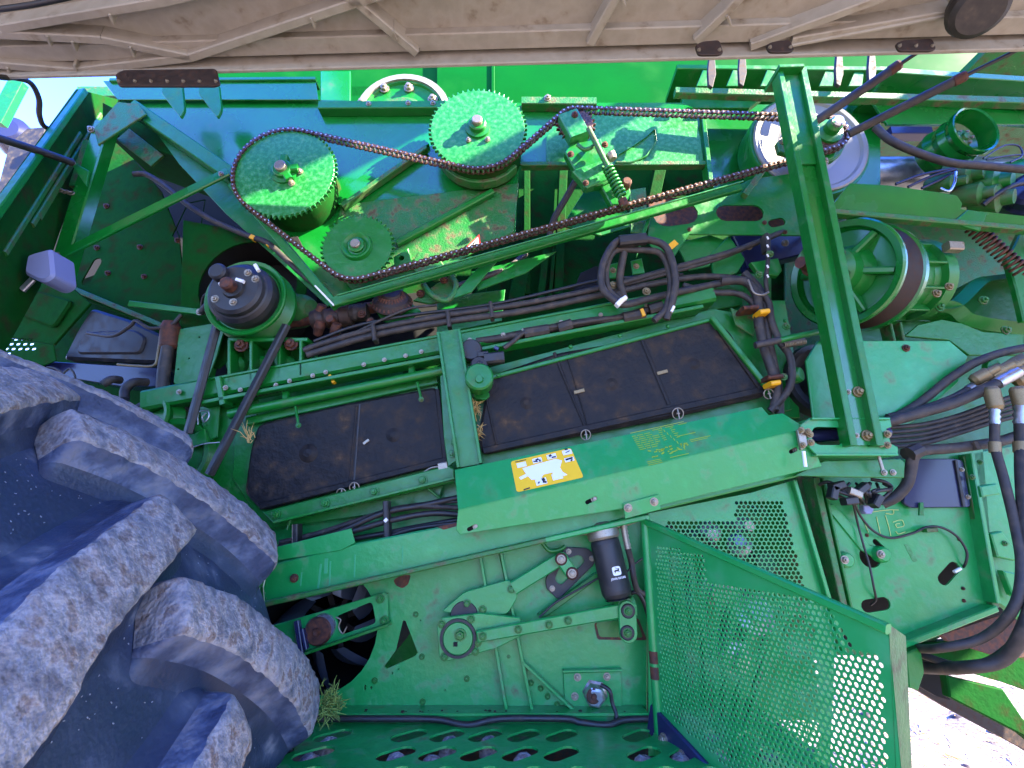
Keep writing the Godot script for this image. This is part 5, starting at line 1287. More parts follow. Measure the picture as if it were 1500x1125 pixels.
func decals(par: Node, fu: Transform3D):
	# yellow sticker with its worn pale pictures
	var s := pf(par, "sticker", m.yellow, [748, 676, 836, 656, 855, 699, 757, 721], Transform3D(fu.basis, fu.origin + fu.basis.z * 0.0008), 0.0006, {"c": 0.0, "r": 0.008})
	var img := func(x: float, y: float) -> Vector2: # 0..1 across the sticker
		var a := loc(fu, 748, 676); var b := loc(fu, 836, 656); var e := loc(fu, 757, 721)
		return a + (b - a) * x + (e - a) * y
	var ang: float = (loc(fu, 836, 656) - loc(fu, 748, 676)).angle()
	var L: float = loc(fu, 836, 656).distance_to(loc(fu, 748, 676))
	var worn := PackedVector2Array()
	for q in [[0.16, 0.32], [0.30, 0.3], [0.5, 0.28], [0.72, 0.26], [0.80, 0.36], [0.74, 0.56], [0.76, 0.72], [0.82, 0.84], [0.62, 0.86], [0.6, 0.66], [0.46, 0.66], [0.40, 0.78], [0.26, 0.74], [0.22, 0.60], [0.10, 0.66], [0.08, 0.58], [0.2, 0.52]]: worn.append(img.call(q[0], q[1]))
	var mb := MB.new()
	mb.slab(worn, [], Transform3D(fu.basis, fu.origin + fu.basis.z * 0.0012), 0.0003, 0.0)
	put(s, "worn_patch", mb, m.chipped if m.has("chipped") else m.white)
	var wh := []; var bk := []
	for q in [[0.16, 0.2, 0.15, 0.016], [0.42, 0.17, 0.15, 0.016], [0.66, 0.15, 0.15, 0.016], [0.92, 0.13, 0.15, 0.016], [0.92, 0.38, 0.15, 0.014], [0.4, 0.86, 0.17, 0.02], [0.66, 0.82, 0.16, 0.02]]:
		var p: Vector2 = img.call(q[0], q[1])
		wh.append([p.x, p.y, L * q[2], q[3], ang])
	for q in [[0.42, 0.15, 0.06, 0.006, 0.4], [0.39, 0.2, 0.07, 0.004, -0.3], [0.46, 0.2, 0.03, 0.008, 0.0], [0.64, 0.12, 0.05, 0.007, 0.5], [0.69, 0.19, 0.07, 0.005, 0.0], [0.93, 0.12, 0.08, 0.003, 0.3], [0.92, 0.36, 0.12, 0.006, 0.1], [0.95, 0.42, 0.04, 0.005, 0.6], [0.44, 0.82, 0.05, 0.01, 0.2], [0.45, 0.9, 0.06, 0.006, -0.3], [0.36, 0.88, 0.04, 0.004, 0.8], [0.16, 0.07, 0.18, 0.0025, 0.0], [0.16, 0.98, 0.1, 0.004, 0.1], [0.92, 0.03, 0.05, 0.006, 0.0]]:
		var p: Vector2 = img.call(q[0], q[1])
		bk.append([p.x, p.y, L * q[2], q[3], ang + q[4]])
	strip(s, "sticker_picture", m.white, fu, wh, 0.0016)
	strip(s, "sticker_drawing", m.black, fu, bk, 0.0020)
	# yellow printed table, too small to read in the photograph
	var T := func(x: float, y: float) -> Vector2:
		var a := loc(fu, 923, 635); var b := loc(fu, 1010, 616); var e := loc(fu, 948, 678)
		return a + (b - a) * x + (e - a) * y
	var an: float = (loc(fu, 1010, 616) - loc(fu, 923, 635)).angle()
	var W: float = loc(fu, 1010, 616).distance_to(loc(fu, 923, 635))
	var r := []
	var add := func(x: float, y: float, w: float, h: float, t := 0.0):
		var p: Vector2 = T.call(x + w * 0.5, y)
		r.append([p.x, p.y, w * W, h, an + t])
	add.call(0.0, 0.0, 0.9, 0.0022)
	for i in 8:
		var y := 0.12 + i * 0.065
		var x := 0.0
		while x < 0.3:
			var w := rng.randf_range(0.04, 0.12)
			add.call(x, y, w, 0.0022); x += w + 0.02
		for x2 in [0.42, 0.62]:
			if i < 6: add.call(x2 + rng.randf() * 0.02, y, rng.randf_range(0.04, 0.08), 0.002)
	for i in 3: add.call(0.35 + i * 0.22, 0.06, 0.14, 0.0024)
	for i in 26:
		add.call(0.10 + rng.randf() * 0.45, 0.66 + rng.randf() * 0.22, rng.randf_range(0.02, 0.07), 0.0035, rng.randf_range(-0.4, 0.4))
	for i in 8: add.call(0.62 + rng.randf() * 0.12, 0.66 + rng.randf() * 0.12, 0.03, 0.004, rng.randf() * 1.5)
	add.call(0.66, 0.42, 0.3, 0.0022); add.call(0.80, 0.62, 0.34, 0.0022); add.call(0.8, 0.67, 0.28, 0.0018)
	for i in 3: add.call(0.0, 0.98 + i * 0.05, 0.22, 0.002)
	add.call(0.36, 1.0, 0.3, 0.0022)
	for i in 8: add.call(0.5 + i * 0.02, 0.05 + i * 0.11, 0.012, 0.010, 0.0)
	var pt = strip(par, "printed_table", m.print, fu, r, 0.0008)

func filter_mark(par: Node, f0: Vector3, f1: Vector3, r: float):
	# emblem: a small pale square with a leaping animal, and the name below it
	var ax := (f0 - f1).normalized()
	var side := ax.cross(Z).normalized()
	var nn := side.cross(ax).normalized()
	if nn.z < 0: nn = -nn
	var fr := Transform3D(Basis(-side if side.x < 0 else side, ax, nn), f1 + ax * (f0 - f1).length() * 0.44 + nn * (r + 0.0006) + (side if side.x > 0 else -side) * 0.006)
	var mb := MB.new()
	mb.slab(rounded(PackedVector2Array([Vector2(-0.011, -0.011), Vector2(0.011, -0.011), Vector2(0.011, 0.011), Vector2(-0.011, 0.011)]), 0.006), [], fr, 0.002, 0.0)
	put(par, "emblem", mb, m.white)
	var an := MB.new()
	var f2 := Transform3D(fr.basis, fr.origin + nn * 0.0006)
	an.slab(PackedVector2Array([Vector2(-0.008, -0.001), Vector2(-0.004, 0.003), Vector2(0.003, 0.003), Vector2(0.005, 0.006), Vector2(0.008, 0.005), Vector2(0.006, 0.0), Vector2(0.008, -0.004), Vector2(0.004, -0.002), Vector2(-0.002, -0.001), Vector2(-0.006, -0.006), Vector2(-0.005, -0.001)]), [], f2, 0.0004, 0.0)
	an.beam(f2 * Vector3(0.004, 0.005, 0), f2 * Vector3(-0.003, 0.0085, 0), 0.0014, 0.0004, nn, 0.0001)
	put(par, "emblem_animal", an, m.black)
	var tm := TextMesh.new()
	var sf := SystemFont.new(); sf.font_names = PackedStringArray(["Droid Sans"]); sf.font_weight = 700
	tm.font = sf; tm.text = "JOHN DEERE"; tm.font_size = 16; tm.pixel_size = 0.00042; tm.depth = 0.0004
	var o := MeshInstance3D.new(); o.name = nm(par, "lettering"); o.mesh = tm; o.material_override = m.white
	o.transform = Transform3D(fr.basis, fr.origin - ax * 0.018 + nn * 0.001)
	par.add_child(o, true)

# ---------------------------------------------------------------- right side
func right_side():
	var c := combine
	# long top rails and hinge gussets
	var tr := MB.new()
	mbar(tr, [990, 131, 0.10, 1500, 146, 0.14], 11, 0.03); mbar(tr, [1500, 146, 0.14, 1800, 156, 0.18], 11, 0.03)
	put(c, "top_rail", tr, m.dusty, "olive rail below the hinge gussets")
	bar(c, "top_plate", m.green, [992, 97, 0.06, 1302, 100, 0.08], 8, 0.16)
	bar(c, "roof_edge", m.gloss, [1302, 102, 0.05, 1700, 128, 0.05], 10, 0.12)
	bar(c, "roof_edge", m.gloss, [1275, 124, -0.05, 1700, 158, -0.05], 20, 0.12)
	pl(c, "rail_back", m.green, [990, 100, 1300, 104, 1300, 128, 990, 126], -0.04, 0.01)
	for x in [1034, 1078, 1128, 1214, 1257]: pl(c, "hinge_gusset", m.green, [x - 4, 102, x + 9, 104, x + 6, 126, x - 14, 126], 0.07, 0.006)
	pl(c, "rear_gusset", m.green, [1000, 140, 1120, 140, 1098, 158, 1000, 158], -0.02, 0.03)
	pl(c, "side_skin", m.gloss, [1270, 136, 1800, 150, 1800, 182, 1300, 182], -0.08, 0.01)
	pl(c, "front_fairing", m.clean, [1262, 55, 1800, 60, 1800, 140, 1262, 136], -0.4, 0.02)
	# front strut, an open channel from the top rail down to the bracket
	var st := MB.new()
	mbar(st, [1158, 98, 0.20, 1270, 652, 0.20], 30, 0.008)
	var so := put(c, "front_strut", st, m.gloss)
	bar(so, "strut_flange", m.green, [1143, 98, 0.225, 1252, 652, 0.225], 8, 0.045, 0.002)
	bar(so, "strut_flange", m.green, [1177, 98, 0.225, 1291, 652, 0.225], 9, 0.045, 0.002)
	bar(so, "strut_splice", m.green, [1160, 100, 0.21, 1188, 240, 0.21], 27, 0.006, 0.002)
	bar(so, "strut_head", m.green, [1142, 96, 0.24, 1178, 95, 0.24], 6, 0.1, 0.002)
	bolts_at(so, [1257, 574, 1270, 638], 0.202, 12, m.gold)
	bolts_at(so, [1243, 574, 1255, 638, 1153, 168], 0.202, 6, m.zinc)
	# bracket at its foot
	var bk := pl(c, "foot_bracket", m.skylit_green, [1173, 622, 1187, 612, 1304, 612, 1307, 625, 1299, 628, 1306, 650, 1316, 655, 1316, 667, 1196, 667, 1180, 650], 0.19, 0.008, {"c": 0.002, "holes": [[1187, 640, 1192, 625, 1232, 626, 1234, 652, 1197, 652]]})
	bar(bk, "bracket_shelf", m.skylit_green, [1190, 613, 0.2, 1304, 613, 0.2], 3, 0.14, 0.001)
	bar(bk, "bracket_shelf", m.skylit_green, [1196, 666, 0.2, 1316, 666, 0.2], 3, 0.14, 0.001)
	bolts_at(bk, [1186, 636, 1188, 648, 1300, 636, 1290, 650, 1300, 652], 0.2, 8, m.gold)
	tube(c, "hose", m.glassy, [1170, 640, 0.12, 1200, 638, 0.12, 1250, 634, 0.12, 1300, 634, 0.12], 20)
	var sp := pl(c, "support_plate", m.green, [1163, 697, 1207, 675, 1320, 672, 1326, 678, 1325, 700, 1240, 699], 0.15, 0.01, {"c": 0.002})
	tube(sp, "pull_pin", m.zinc, [1287, 668, 0.18, 1293, 688, 0.18], 5, {"straight": true})
	bolts_at(sp, [1295, 692, 1308, 692], 0.152, 7, m.zinc)
	# shield plate behind the strut and the dark wheel beside it
	var sh := pl(c, "shield_plate", m.skylit_green, [1181, 528, 1198, 499, 1391, 499, 1418, 522, 1404, 560, 1340, 616, 1300, 640, 1195, 640], 0.08, 0.008, {"c": 0.002})
	bolts_at(sh, [1327, 510], 0.081, 8, m.rust)
	turn(c, "dark_pulley", m.black, P(1196, 560, -0.02), Z, [0.0, 0.02, 0.07, 0.02, 0.10, 0.04, 0.115, 0.04, 0.12, 0.0], 40)
	# variator pulley: two green sheaves, rusty groove, on a slanted shaft
	var ax := Vector3(-0.88, -0.08, 0.46).normalized()
	var pc := P(1237, 401, 0.05)
	var pr := M(1237, 401, 0.05, 79)
	var vp := turn(c, "variator_pulley", m.gloss, pc, ax, [0.0, -0.01, pr * 0.8, -0.01, pr * 0.84, 0.0, pr * 0.86, 0.012, pr * 0.97, 0.016, pr, 0.01, pr, 0.0, pr * 0.97, -0.012], 64, "big two-part green pulley with a rusty groove")
	turn(vp, "groove", m.brown, pc, ax, [pr * 0.97, -0.012, pr * 0.80, -0.05, pr * 0.78, -0.06, pr * 0.97, -0.105], 64)
	turn(vp, "rear_sheave", m.gloss, pc, ax, [pr * 0.97, -0.105, pr * 1.01, -0.107, pr * 1.01, -0.125, pr * 0.6, -0.14, 0.0, -0.14], 64)
	var sx := ax.cross(Y).normalized(); var sy := sx.cross(ax).normalized()
	for i in 6:
		var t := TAU * i / 6 + 0.35
		var e := sx * cos(t) + sy * sin(t)
		var mb := MB.new()
		mb.beam(pc + e * pr * 0.2 + ax * 0.05, pc + e * pr * 0.82 + ax * 0.006, 0.022, 0.04, ax, 0.005)
		put(vp, "spoke", mb, m.green)
	var hb := turn(vp, "hub", m.green, pc, ax, [pr * 0.52, -0.008, pr * 0.42, 0.03, pr * 0.40, 0.07, pr * 0.30, 0.085, pr * 0.27, 0.13, pr * 0.2, 0.135, 0.0, 0.135], 40)
	turn(vp, "shaft_boot", m.rust, pc + ax * 0.135, ax, [pr * 0.2, -0.01, pr * 0.22, 0.0, pr * 0.18, 0.012, pr * 0.21, 0.02, pr * 0.17, 0.03, pr * 0.19, 0.042, pr * 0.12, 0.05, pr * 0.1, 0.1, 0.0, 0.1], 28)
	for i in 5:
		var t := TAU * i / 5
		bolt_at(vp, pc + ax * 0.086 + (sx * cos(t) + sy * sin(t)) * pr * 0.34, ax, 0.007, m.dusty)
	# gearbox: flanged housing to the right and casting below
	var gc := pc - ax * 0.13
	var gx := (-ax + Vector3(0, 0, 0.25)).normalized()
	var gb := turn(c, "gearbox", m.green, gc, gx, [0.0, -0.02, 0.12, -0.02, 0.125, 0.0, 0.11, 0.15, 0.115, 0.17, 0.135, 0.175, 0.14, 0.21, 0.12, 0.225, 0.05, 0.23, 0.045, 0.31, 0.0, 0.31], 40, "green flanged gear housing right of the big pulley")
	var gu := gx.cross(Y).normalized(); var gw := gu.cross(gx).normalized()
	for i in 10:
		var t := TAU * i / 10
		var e := gu * cos(t) + gw * sin(t)
		bolt_at(gb, gc + gx * 0.226 + e * 0.105, gx, 0.009, m.zinc)
		var mb := MB.new()
		mb.beam(gc + gx * 0.02 + e * 0.135, gc + gx * 0.175 + e * 0.135, 0.008, 0.03, e, 0.002)
		put(gb, "housing_rib", mb, m.green)
	var gt := MB.new(); gt.box(Transform3D(Basis(Z, -0.05), P(1396, 362, 0.1)), Vector3(0.045, 0.03, 0.03), 0.004)
	put(gb, "breather", gt, m.zinc)
	bolts_at(gb, [1390, 420, 1405, 360, 1372, 430], 0.1, 9, m.gold)
	pl(c, "gearbox_casting", m.green, [1300, 440, 1400, 440, 1440, 400, 1620, 380, 1620, 500, 1450, 478, 1418, 470, 1402, 452, 1310, 452], -0.02, 0.1, {"c": 0.03, "r": 0.03})
	bolts_at(c, [1354, 433, 1440, 440, 1473, 484, 1376, 450], 0.0, 10, m.dusty)
	pl(c, "support_leg", m.green, [1500, 330, 1476, 380, 1488, 420, 1500, 470, 1560, 470, 1560, 330], 0.03, 0.02, {"c": 0.004})
	put(c, "tension_spring", coil(P(1424, 332, 0.07), P(1500, 400, 0.07), 0.021, 0.0045, 14), m.rust)
	tube(c, "spring_rod", m.rust, [1405, 322, 0.06, 1430, 338, 0.07], 7, {"straight": true})
	pl(c, "crescent_plate", m.green, [1326, 492, 1345, 476, 1380, 468, 1410, 474, 1440, 486, 1500, 490, 1500, 520, 1420, 520, 1390, 498], 0.0, 0.01)
	pl(c, "inner_plate", m.green, [1250, 470, 1600, 470, 1600, 720, 1250, 720], -0.12, 0.01)
	for q in [[1306, 474, 1312, 500, 4], [1320, 472, 1326, 500, 4]]: bar(c, "stiffener", m.dusty, [q[0], q[1], 0.0, q[2], q[3], 0.0], q[4], 0.05)
	# rail over the pulley
	var rl := pl(c, "guard_rail", m.gloss, [1214, 306, 1245, 268, 1300, 271, 1380, 282, 1402, 286, 1410, 298, 1408, 306, 1500, 316, 1700, 340, 1700, 362, 1500, 338, 1300, 322, 1216, 316], 0.12, 0.008, {"c": 0.0015})
	bar(rl, "rail_fold", m.dusty, [1216, 308, 0.135, 1560, 338, 0.135], 8, 0.03, 0.003)
	pl(rl, "rail_lug", m.green, [1396, 326, 1418, 307, 1446, 312, 1436, 338], 0.13, 0.008)
	# second pulley, tube, hoses in the light gap
	var q1 := P(1417, 198, 0.02)
	var r1 := M(1417, 198, 0.02, 36)
	var gp := turn(c, "grooved_pulley", m.gloss, q1, Vector3(0.12, -0.05, 1), [0.0, -0.03, r1 * 0.3, -0.03, r1 * 0.34, -0.04, r1 * 0.7, -0.045, r1 * 0.86, -0.03, r1 * 0.93, 0.03, r1, 0.034, r1 * 1.02, 0.03, r1, 0.01, r1 * 0.9, -0.01, r1 * 0.98, -0.035, r1 * 0.9, -0.06, r1 * 1.0, -0.09, r1 * 0.9, -0.13, r1 * 0.5, -0.14], 44, "two-groove pulley against the bright gap")
	turn(gp, "hub", m.dusty, q1, Vector3(0.12, -0.05, 1), [0, 0.0, 0.012, 0.0, 0.016, -0.008, 0.03, -0.01, 0.034, -0.03], 18)
	for i in 6: bolt_at(gp, q1 + Vector3(cos(TAU * i / 6) * 0.026, sin(TAU * i / 6) * 0.026, -0.008), Z, 0.004, m.zinc)
	var au := MB.new()
	au.tube([P(1230, 262, -0.25), P(1460, 262, -0.25), P(1700, 280, -0.25)], 0.085, 24)
	put(c, "unloading_tube", au, m.steel)
	tube(c, "hose", m.hose, [1282, 186, 0.04, 1305, 206, 0.05, 1345, 224, 0.06, 1390, 238, 0.07, 1440, 243, 0.07, 1520, 250, 0.07], 11)
	for q in [[1312, 270, 1350, 256, 1400, 246], [1330, 274, 1365, 258, 1400, 248], [1350, 276, 1380, 262, 1402, 250]]: tube(c, "hydraulic_pipe", m.glassy, [q[0], q[1], -0.02, q[2], q[3], 0.0, q[4], q[5], 0.02], 4)
	tube(c, "cable", m.glassy, [1440, 232, 0.02, 1470, 214, 0.02, 1492, 214, 0.02, 1497, 228, 0.02, 1480, 238, 0.02], 2.5)
	tube(c, "cable", m.glassy, [1445, 234, 0.02, 1480, 228, 0.02, 1520, 226, 0.02], 2.5)
	bar(c, "cross_member", m.glassy, [1306, 190, -0.3, 1366, 190, -0.3], 13, 0.05)
	for q in [[1410, 256, 0.05], [1450, 268, 0.06], [1385, 268, 0.03], [1452, 292, 0.05], [1425, 285, 0.04]]:
		turn(c, "pump_body", m.dusty if q[2] < 0.055 else m.green, P(q[0], q[1], -0.02), Vector3(0.5, -0.3, 0.7), [0, 0.06, q[2] * 0.5, 0.06, q[2] * 0.55, 0.03, q[2], 0.02, q[2], -0.05, q[2] * 0.6, -0.06, 0, -0.06], 18)
	turn(c, "reservoir", m.glassy, P(1510, 292, -0.05), Vector3(-0.6, 0.1, 0.7), [0, 0.08, 0.05, 0.08, 0.065, 0.07, 0.07, 0.04, 0.08, 0.03, 0.08, -0.1], 28)
	turn(c, "reservoir", m.green, P(1490, 262, -0.1), Vector3(1, 0.1, 0.1), [0, -0.1, 0.06, -0.1, 0.07, 0.0, 0.07, 0.3], 24)
	tube(c, "steel_clip", m.shine, [1378, 276, 0.02, 1390, 280, 0.03, 1398, 268, 0.03, 1400, 252, 0.03], 4)
	tube(c, "hose", m.black, [1440, 300, 0.0, 1460, 285, 0.02, 1490, 270, 0.02, 1530, 268, 0.02], 7)
	# hose cluster left of the strut
	for q in [[[1056, 412, 0.06, 1090, 412, 0.07, 1108, 432, 0.08, 1112, 470, 0.08, 1118, 505, 0.08, 1130, 540, 0.08, 1138, 570, 0.07, 1134, 600, 0.06], 13], [[1090, 400, 0.05, 1112, 424, 0.06, 1122, 455, 0.07, 1124, 490, 0.07, 1132, 530, 0.07, 1140, 570, 0.06, 1142, 606, 0.05], 12], [[1100, 420, 0.08, 1124, 440, 0.08, 1130, 470, 0.09, 1142, 500, 0.09, 1156, 520, 0.09, 1160, 550, 0.09, 1152, 575, 0.08, 1128, 602, 0.06], 10], [[1000, 418, 0.05, 1040, 428, 0.05, 1080, 430, 0.06, 1104, 446, 0.07, 1110, 480, 0.08], 9]]: tube(c, "hose", m.hose, q[0], q[1])
	for q in [[1121, 455], [1137, 560]]: bar(c, "marker_band", m.tape, [q[0] - 7, q[1] + 1, 0.12, q[0] + 7, q[1] - 1, 0.12], 7, 0.05, 0.004)
	for q in [[1100, 450], [1136, 552]]: bar(c, "hose_clamp", m.rust, [q[0] - 10, q[1], 0.115, q[0] + 12, q[1] - 2, 0.115], 6, 0.06, 0.004)
	var rd := tube(c, "locking_rod", m.green, [1140, 499, 0.14, 1170, 492, 0.14, 1196, 487, 0.13, 1206, 488, 0.12, 1211, 500, 0.08], 9)
	tube(rd, "rod_grip", m.hose, [1106, 506, 0.14, 1125, 502, 0.14, 1142, 498, 0.14], 10)
	tube(c, "steel_hook", m.zinc, [1096, 410, 0.1, 1104, 428, 0.11, 1116, 432, 0.11, 1126, 428, 0.1], 3)
	tube(c, "wire", m.hose, [1126, 344, 0.08, 1125, 380, 0.09, 1122, 410, 0.09, 1124, 430, 0.08], 6)
	for y in [346, 358, 372, 388, 402]: bar(c, "wire_tag", m.white, [1124, y, 0.11, 1126, y + 4, 0.11], 2.2, 0.004, 0.0005)
	put(c, "small_spring", coil(P(1146, 505, 0.1), P(1178, 500, 0.1), 0.010, 0.0018, 14), m.zinc)
	var wd := pl(c, "frame_web", m.green, [1064, 470, 1100, 440, 1150, 440, 1164, 520, 1172, 612, 1130, 612, 1122, 560], 0.0, 0.02)
	bar(wd, "web_edge", m.green, [1044, 464, 0.07, 1130, 572, 0.07], 8, 0.06, 0.003)
	pl(c, "web_gusset", m.dusty, [1070, 450, 1110, 468, 1104, 492, 1078, 476], 0.04, 0.006)
	turn(c, "round_boss", m.green, P(1164, 550, 0.06), Vector3(0.6, 0, 0.8), [0, 0.02, 0.02, 0.02, 0.024, 0.012, 0.026, 0.0], 20)
	bolts_at(c, [1148, 552, 1112, 402, 1152, 478, 1128, 372], 0.1, 8, m.dusty)
	pl(c, "blue_plate", m.green, [1100, 384, 1140, 378, 1146, 396, 1140, 404, 1112, 400], 0.06, 0.02, {"c": 0.002})
	# main panel at lower right
	var pe := pl(c, "front_panel", m.skylit_green, [1196, 690, 1300, 676, 1440, 655, 1460, 892, 1325, 946, 1230, 900], 0.0, 0.006, {"circles": [[1275, 815, 16]], "slots": [[1390, 840, 42, 17, 40], [1283, 886, 44, 18, 8], [1288, 799, 22, 8, -48]]})
	bar(pe, "panel_flange", m.skylit_green, [1325, 946, 0.04, 1462, 892, 0.04], 9, 0.05, 0.003)
	bar(pe, "panel_edge", m.dusty, [1196, 700, 0.05, 1242, 910, 0.05], 9, 0.06, 0.002)
	bar(pe, "panel_edge", m.green, [1206, 700, 0.03, 1256, 925, 0.03], 4, 0.03, 0.002)
	bar(pe, "panel_groove", m.dusty, [1416, 668, 0.02, 1460, 890, 0.02], 9, 0.02, 0.002)
	pl(c, "panel_shadow_box", m.cavity_shade, [1190, 690, 1450, 660, 1470, 900, 1240, 950], -0.2, 0.004)
	var ar := pl(pe, "slot_arm", m.skylit_green, [1210, 742, 1222, 738, 1272, 798, 1298, 806, 1298, 818, 1286, 820, 1262, 806], 0.006, 0.006, {"c": 0.001, "r": 0.004})
	for q in [[1290, 812, 9], [1237, 820, 9]]:
		turn(pe, "knob_bush", m.skylit_green, P(q[0], q[1], 0.01), Z, [0, 0.018, 0.016, 0.018, 0.021, 0.012, 0.023, 0.0, 0.023, -0.01], 24)
		bolt(pe, q[0], q[1], 0.03, q[2], m.zinc)
	var wp := pl(c, "plastic_flap", m.glassy, [1336, 672, 1398, 672, 1411, 674, 1423, 743, 1334, 744, 1323, 736, 1332, 700], 0.02, 0.012, {"c": 0.002, "r": 0.01})
	bar(wp, "flap_fold", m.black, [1401, 674, 0.026, 1413, 742, 0.026], 4, 0.008, 0.001)
	bolts_at(wp, [1409, 688, 1418, 728], 0.021, 5, m.zinc)
	pl(wp, "clip", m.green, [1348, 736, 1353, 736, 1354, 755, 1347, 755], 0.03, 0.006, {"c": 0.001})
	bolts_at(pe, [1350, 752, 1412, 700, 1270, 784, 1405, 790, 1411, 862, 1412, 880], 0.001, 4, m.rust, "rivet")
	pl(pe, "paint_scuff", m.speckle, [1324, 797, 1330, 797, 1345, 822, 1338, 824], 0.0008, 0.0006, {"c": 0.0, "r": 0.008})
	# chalk handwriting on the panel: dotted letter strokes and a small squiggle
	var ck := MB.new()
	for s in [[1277, 750, 1300, 747, 1316, 747], [1284, 757, 1288, 775, 1290, 783], [1297, 755, 1302, 772, 1305, 785], [1297, 752, 1308, 753, 1309, 747], [1262, 758, 1268, 770, 1272, 780], [1308, 765, 1316, 762, 1322, 762], [1322, 762, 1324, 770, 1314, 773], [1314, 773, 1312, 768, 1318, 767], [1312, 778, 1316, 782, 1326, 779]]:
		var a := [P(s[0], s[1], 0.0015), P(s[2], s[3], 0.0015), P(s[4], s[5], 0.0015)]
		ck.tube(smooth(a, 5), 0.0011, 5)
	put(pe, "chalk_writing", ck, m.chalk)
	# right column with its plates
	var rc := pl(c, "right_column", m.skylit_green, [1424, 664, 1500, 650, 1640, 640, 1640, 900, 1500, 910, 1460, 880], 0.0, 0.02)
	bar(rc, "column_edge", m.skylit_green, [1425, 664, 0.04, 1464, 884, 0.04], 6, 0.05, 0.002)
	pl(rc, "column_tab", m.skylit_green, [1436, 712, 1460, 708, 1466, 724, 1440, 728], 0.05, 0.03, {"c": 0.003})
	pl(rc, "blue_tab", m.skylit_green, [1452, 782, 1468, 778, 1494, 812, 1490, 822, 1462, 816], 0.04, 0.02, {"c": 0.003})
	pl(rc, "column_tab", m.skylit_green, [1470, 836, 1500, 842, 1500, 880, 1484, 872], 0.04, 0.02, {"c": 0.003})
	bolts_at(rc, [1436, 677, 1472, 796, 1424, 699], 0.041, 6, m.dusty)
	# connectors under the support plate
	var hs := tube(c, "thick_hose", m.hose, [1520, 628, 0.1, 1470, 645, 0.11, 1430, 652, 0.12, 1390, 657, 0.12, 1352, 660, 0.12, 1338, 670, 0.12, 1334, 690, 0.11, 1328, 710, 0.1, 1312, 728, 0.08, 1292, 738, 0.06], 15, {"label": "thick sleeved hose bending over the dark flap"})
	bar(hs, "hose_collar", m.hose, [1340, 664, 0.15, 1356, 657, 0.15], 19, 0.05, 0.012)
	bar(hs, "hose_collar", m.hose, [1432, 646, 0.15, 1438, 657, 0.15], 6, 0.05, 0.006)
	for i in 9:
		var x := 1214 + i * 10
		tube(c, "cable", m.black, [x, 708, 0.07, x + rng.randf_range(-4, 12), 716, 0.09, 1250 + i * 4, 726 + rng.randf_range(-6, 6), 0.1, 1250 + i * 5, 738, 0.06], rng.randf_range(3.0, 6.0))
	tube(c, "cable", m.black, [1200, 710, 0.06, 1212, 706, 0.08, 1226, 712, 0.08, 1222, 722, 0.08, 1232, 728, 0.07, 1250, 738, 0.06], 5)
	tube(c, "cable", m.black, [1276, 702, 0.07, 1296, 706, 0.08, 1306, 714, 0.08, 1298, 726, 0.08, 1284, 734, 0.07], 5)
	for q in [[1226, 712, 0.3], [1250, 722, -0.4], [1262, 716, 0.6], [1283, 734, 0.9], [1244, 734, 0.1], [1220, 722, 1.2]]:
		var mb := MB.new(); mb.box(Transform3D(Basis(Z, q[2]), P(q[0], q[1], 0.1)), Vector3(0.034, 0.02, 0.03), 0.003)
		put(c, "connector", mb, m.black if rng.randf() < 0.7 else m.zinc)
	var pg := pl(c, "connector_plug", m.lilac, [1265, 740, 1280, 739, 1280, 748, 1277, 753, 1269, 753, 1266, 748], 0.05, 0.02, {"c": 0.002})
	tube(c, "cable", m.black, [1250, 738, 0.05, 1256, 765, 0.02, 1264, 795, 0.02, 1274, 830, 0.02, 1280, 860, 0.02, 1283, 878, 0.0, 1276, 886, -0.03], 3.2)
	tube(c, "cable", m.black, [1252, 738, 0.05, 1262, 758, 0.03, 1280, 778, 0.02, 1305, 788, 0.02, 1337, 781, 0.02, 1358, 772, 0.02, 1380, 773, 0.02, 1402, 786, 0.02, 1416, 808, 0.02, 1414, 826, 0.01, 1406, 836, -0.02], 3.6)
	bar(c, "cable_clip", m.dusty, [1358, 777, 0.03, 1374, 776, 0.03], 6, 0.02, 0.002)
	bar(c, "cable_ferrule", m.white, [1400, 838, 0.012, 1409, 833, 0.012], 4, 0.01, 0.002)
	# hydraulic hoses and fittings on the right
	tube(c, "hose", m.hose, [1620, 495, 0.12, 1500, 510, 0.12, 1440, 526, 0.12, 1395, 552, 0.11, 1350, 588, 0.1, 1310, 612, 0.09, 1270, 634, 0.08], 12)
	var h1 := tube(c, "hose", m.hose, [1464, 560, 0.16, 1430, 576, 0.15, 1392, 592, 0.14, 1350, 604, 0.13, 1300, 618, 0.12, 1240, 632, 0.1], 16)
	tube(h1, "hose_end", m.steel, [1490, 545, 0.16, 1475, 553, 0.16, 1460, 562, 0.16], 17, {"straight": true})
	tube(h1, "hose_end", m.gold, [1520, 530, 0.16, 1504, 538, 0.16, 1488, 546, 0.16], 12, {"straight": true})
	var h2 := tube(c, "hose", m.hose, [1424, 568, 0.12, 1395, 584, 0.12, 1350, 600, 0.11, 1300, 612, 0.1], 12)
	tube(h2, "hose_end", m.steel, [1442, 556, 0.12, 1418, 571, 0.12], 13, {"straight": true})
	for i in 5: tube(c, "hose", m.hose, [1560, 558 + i * 9, 0.1, 1500, 575 + i * 8, 0.1, 1450, 592 + i * 7, 0.1, 1400, 610 + i * 6.5, 0.1, 1350, 622 + i * 7, 0.09, 1295, 627 + i * 7.0, 0.08], 6.5)
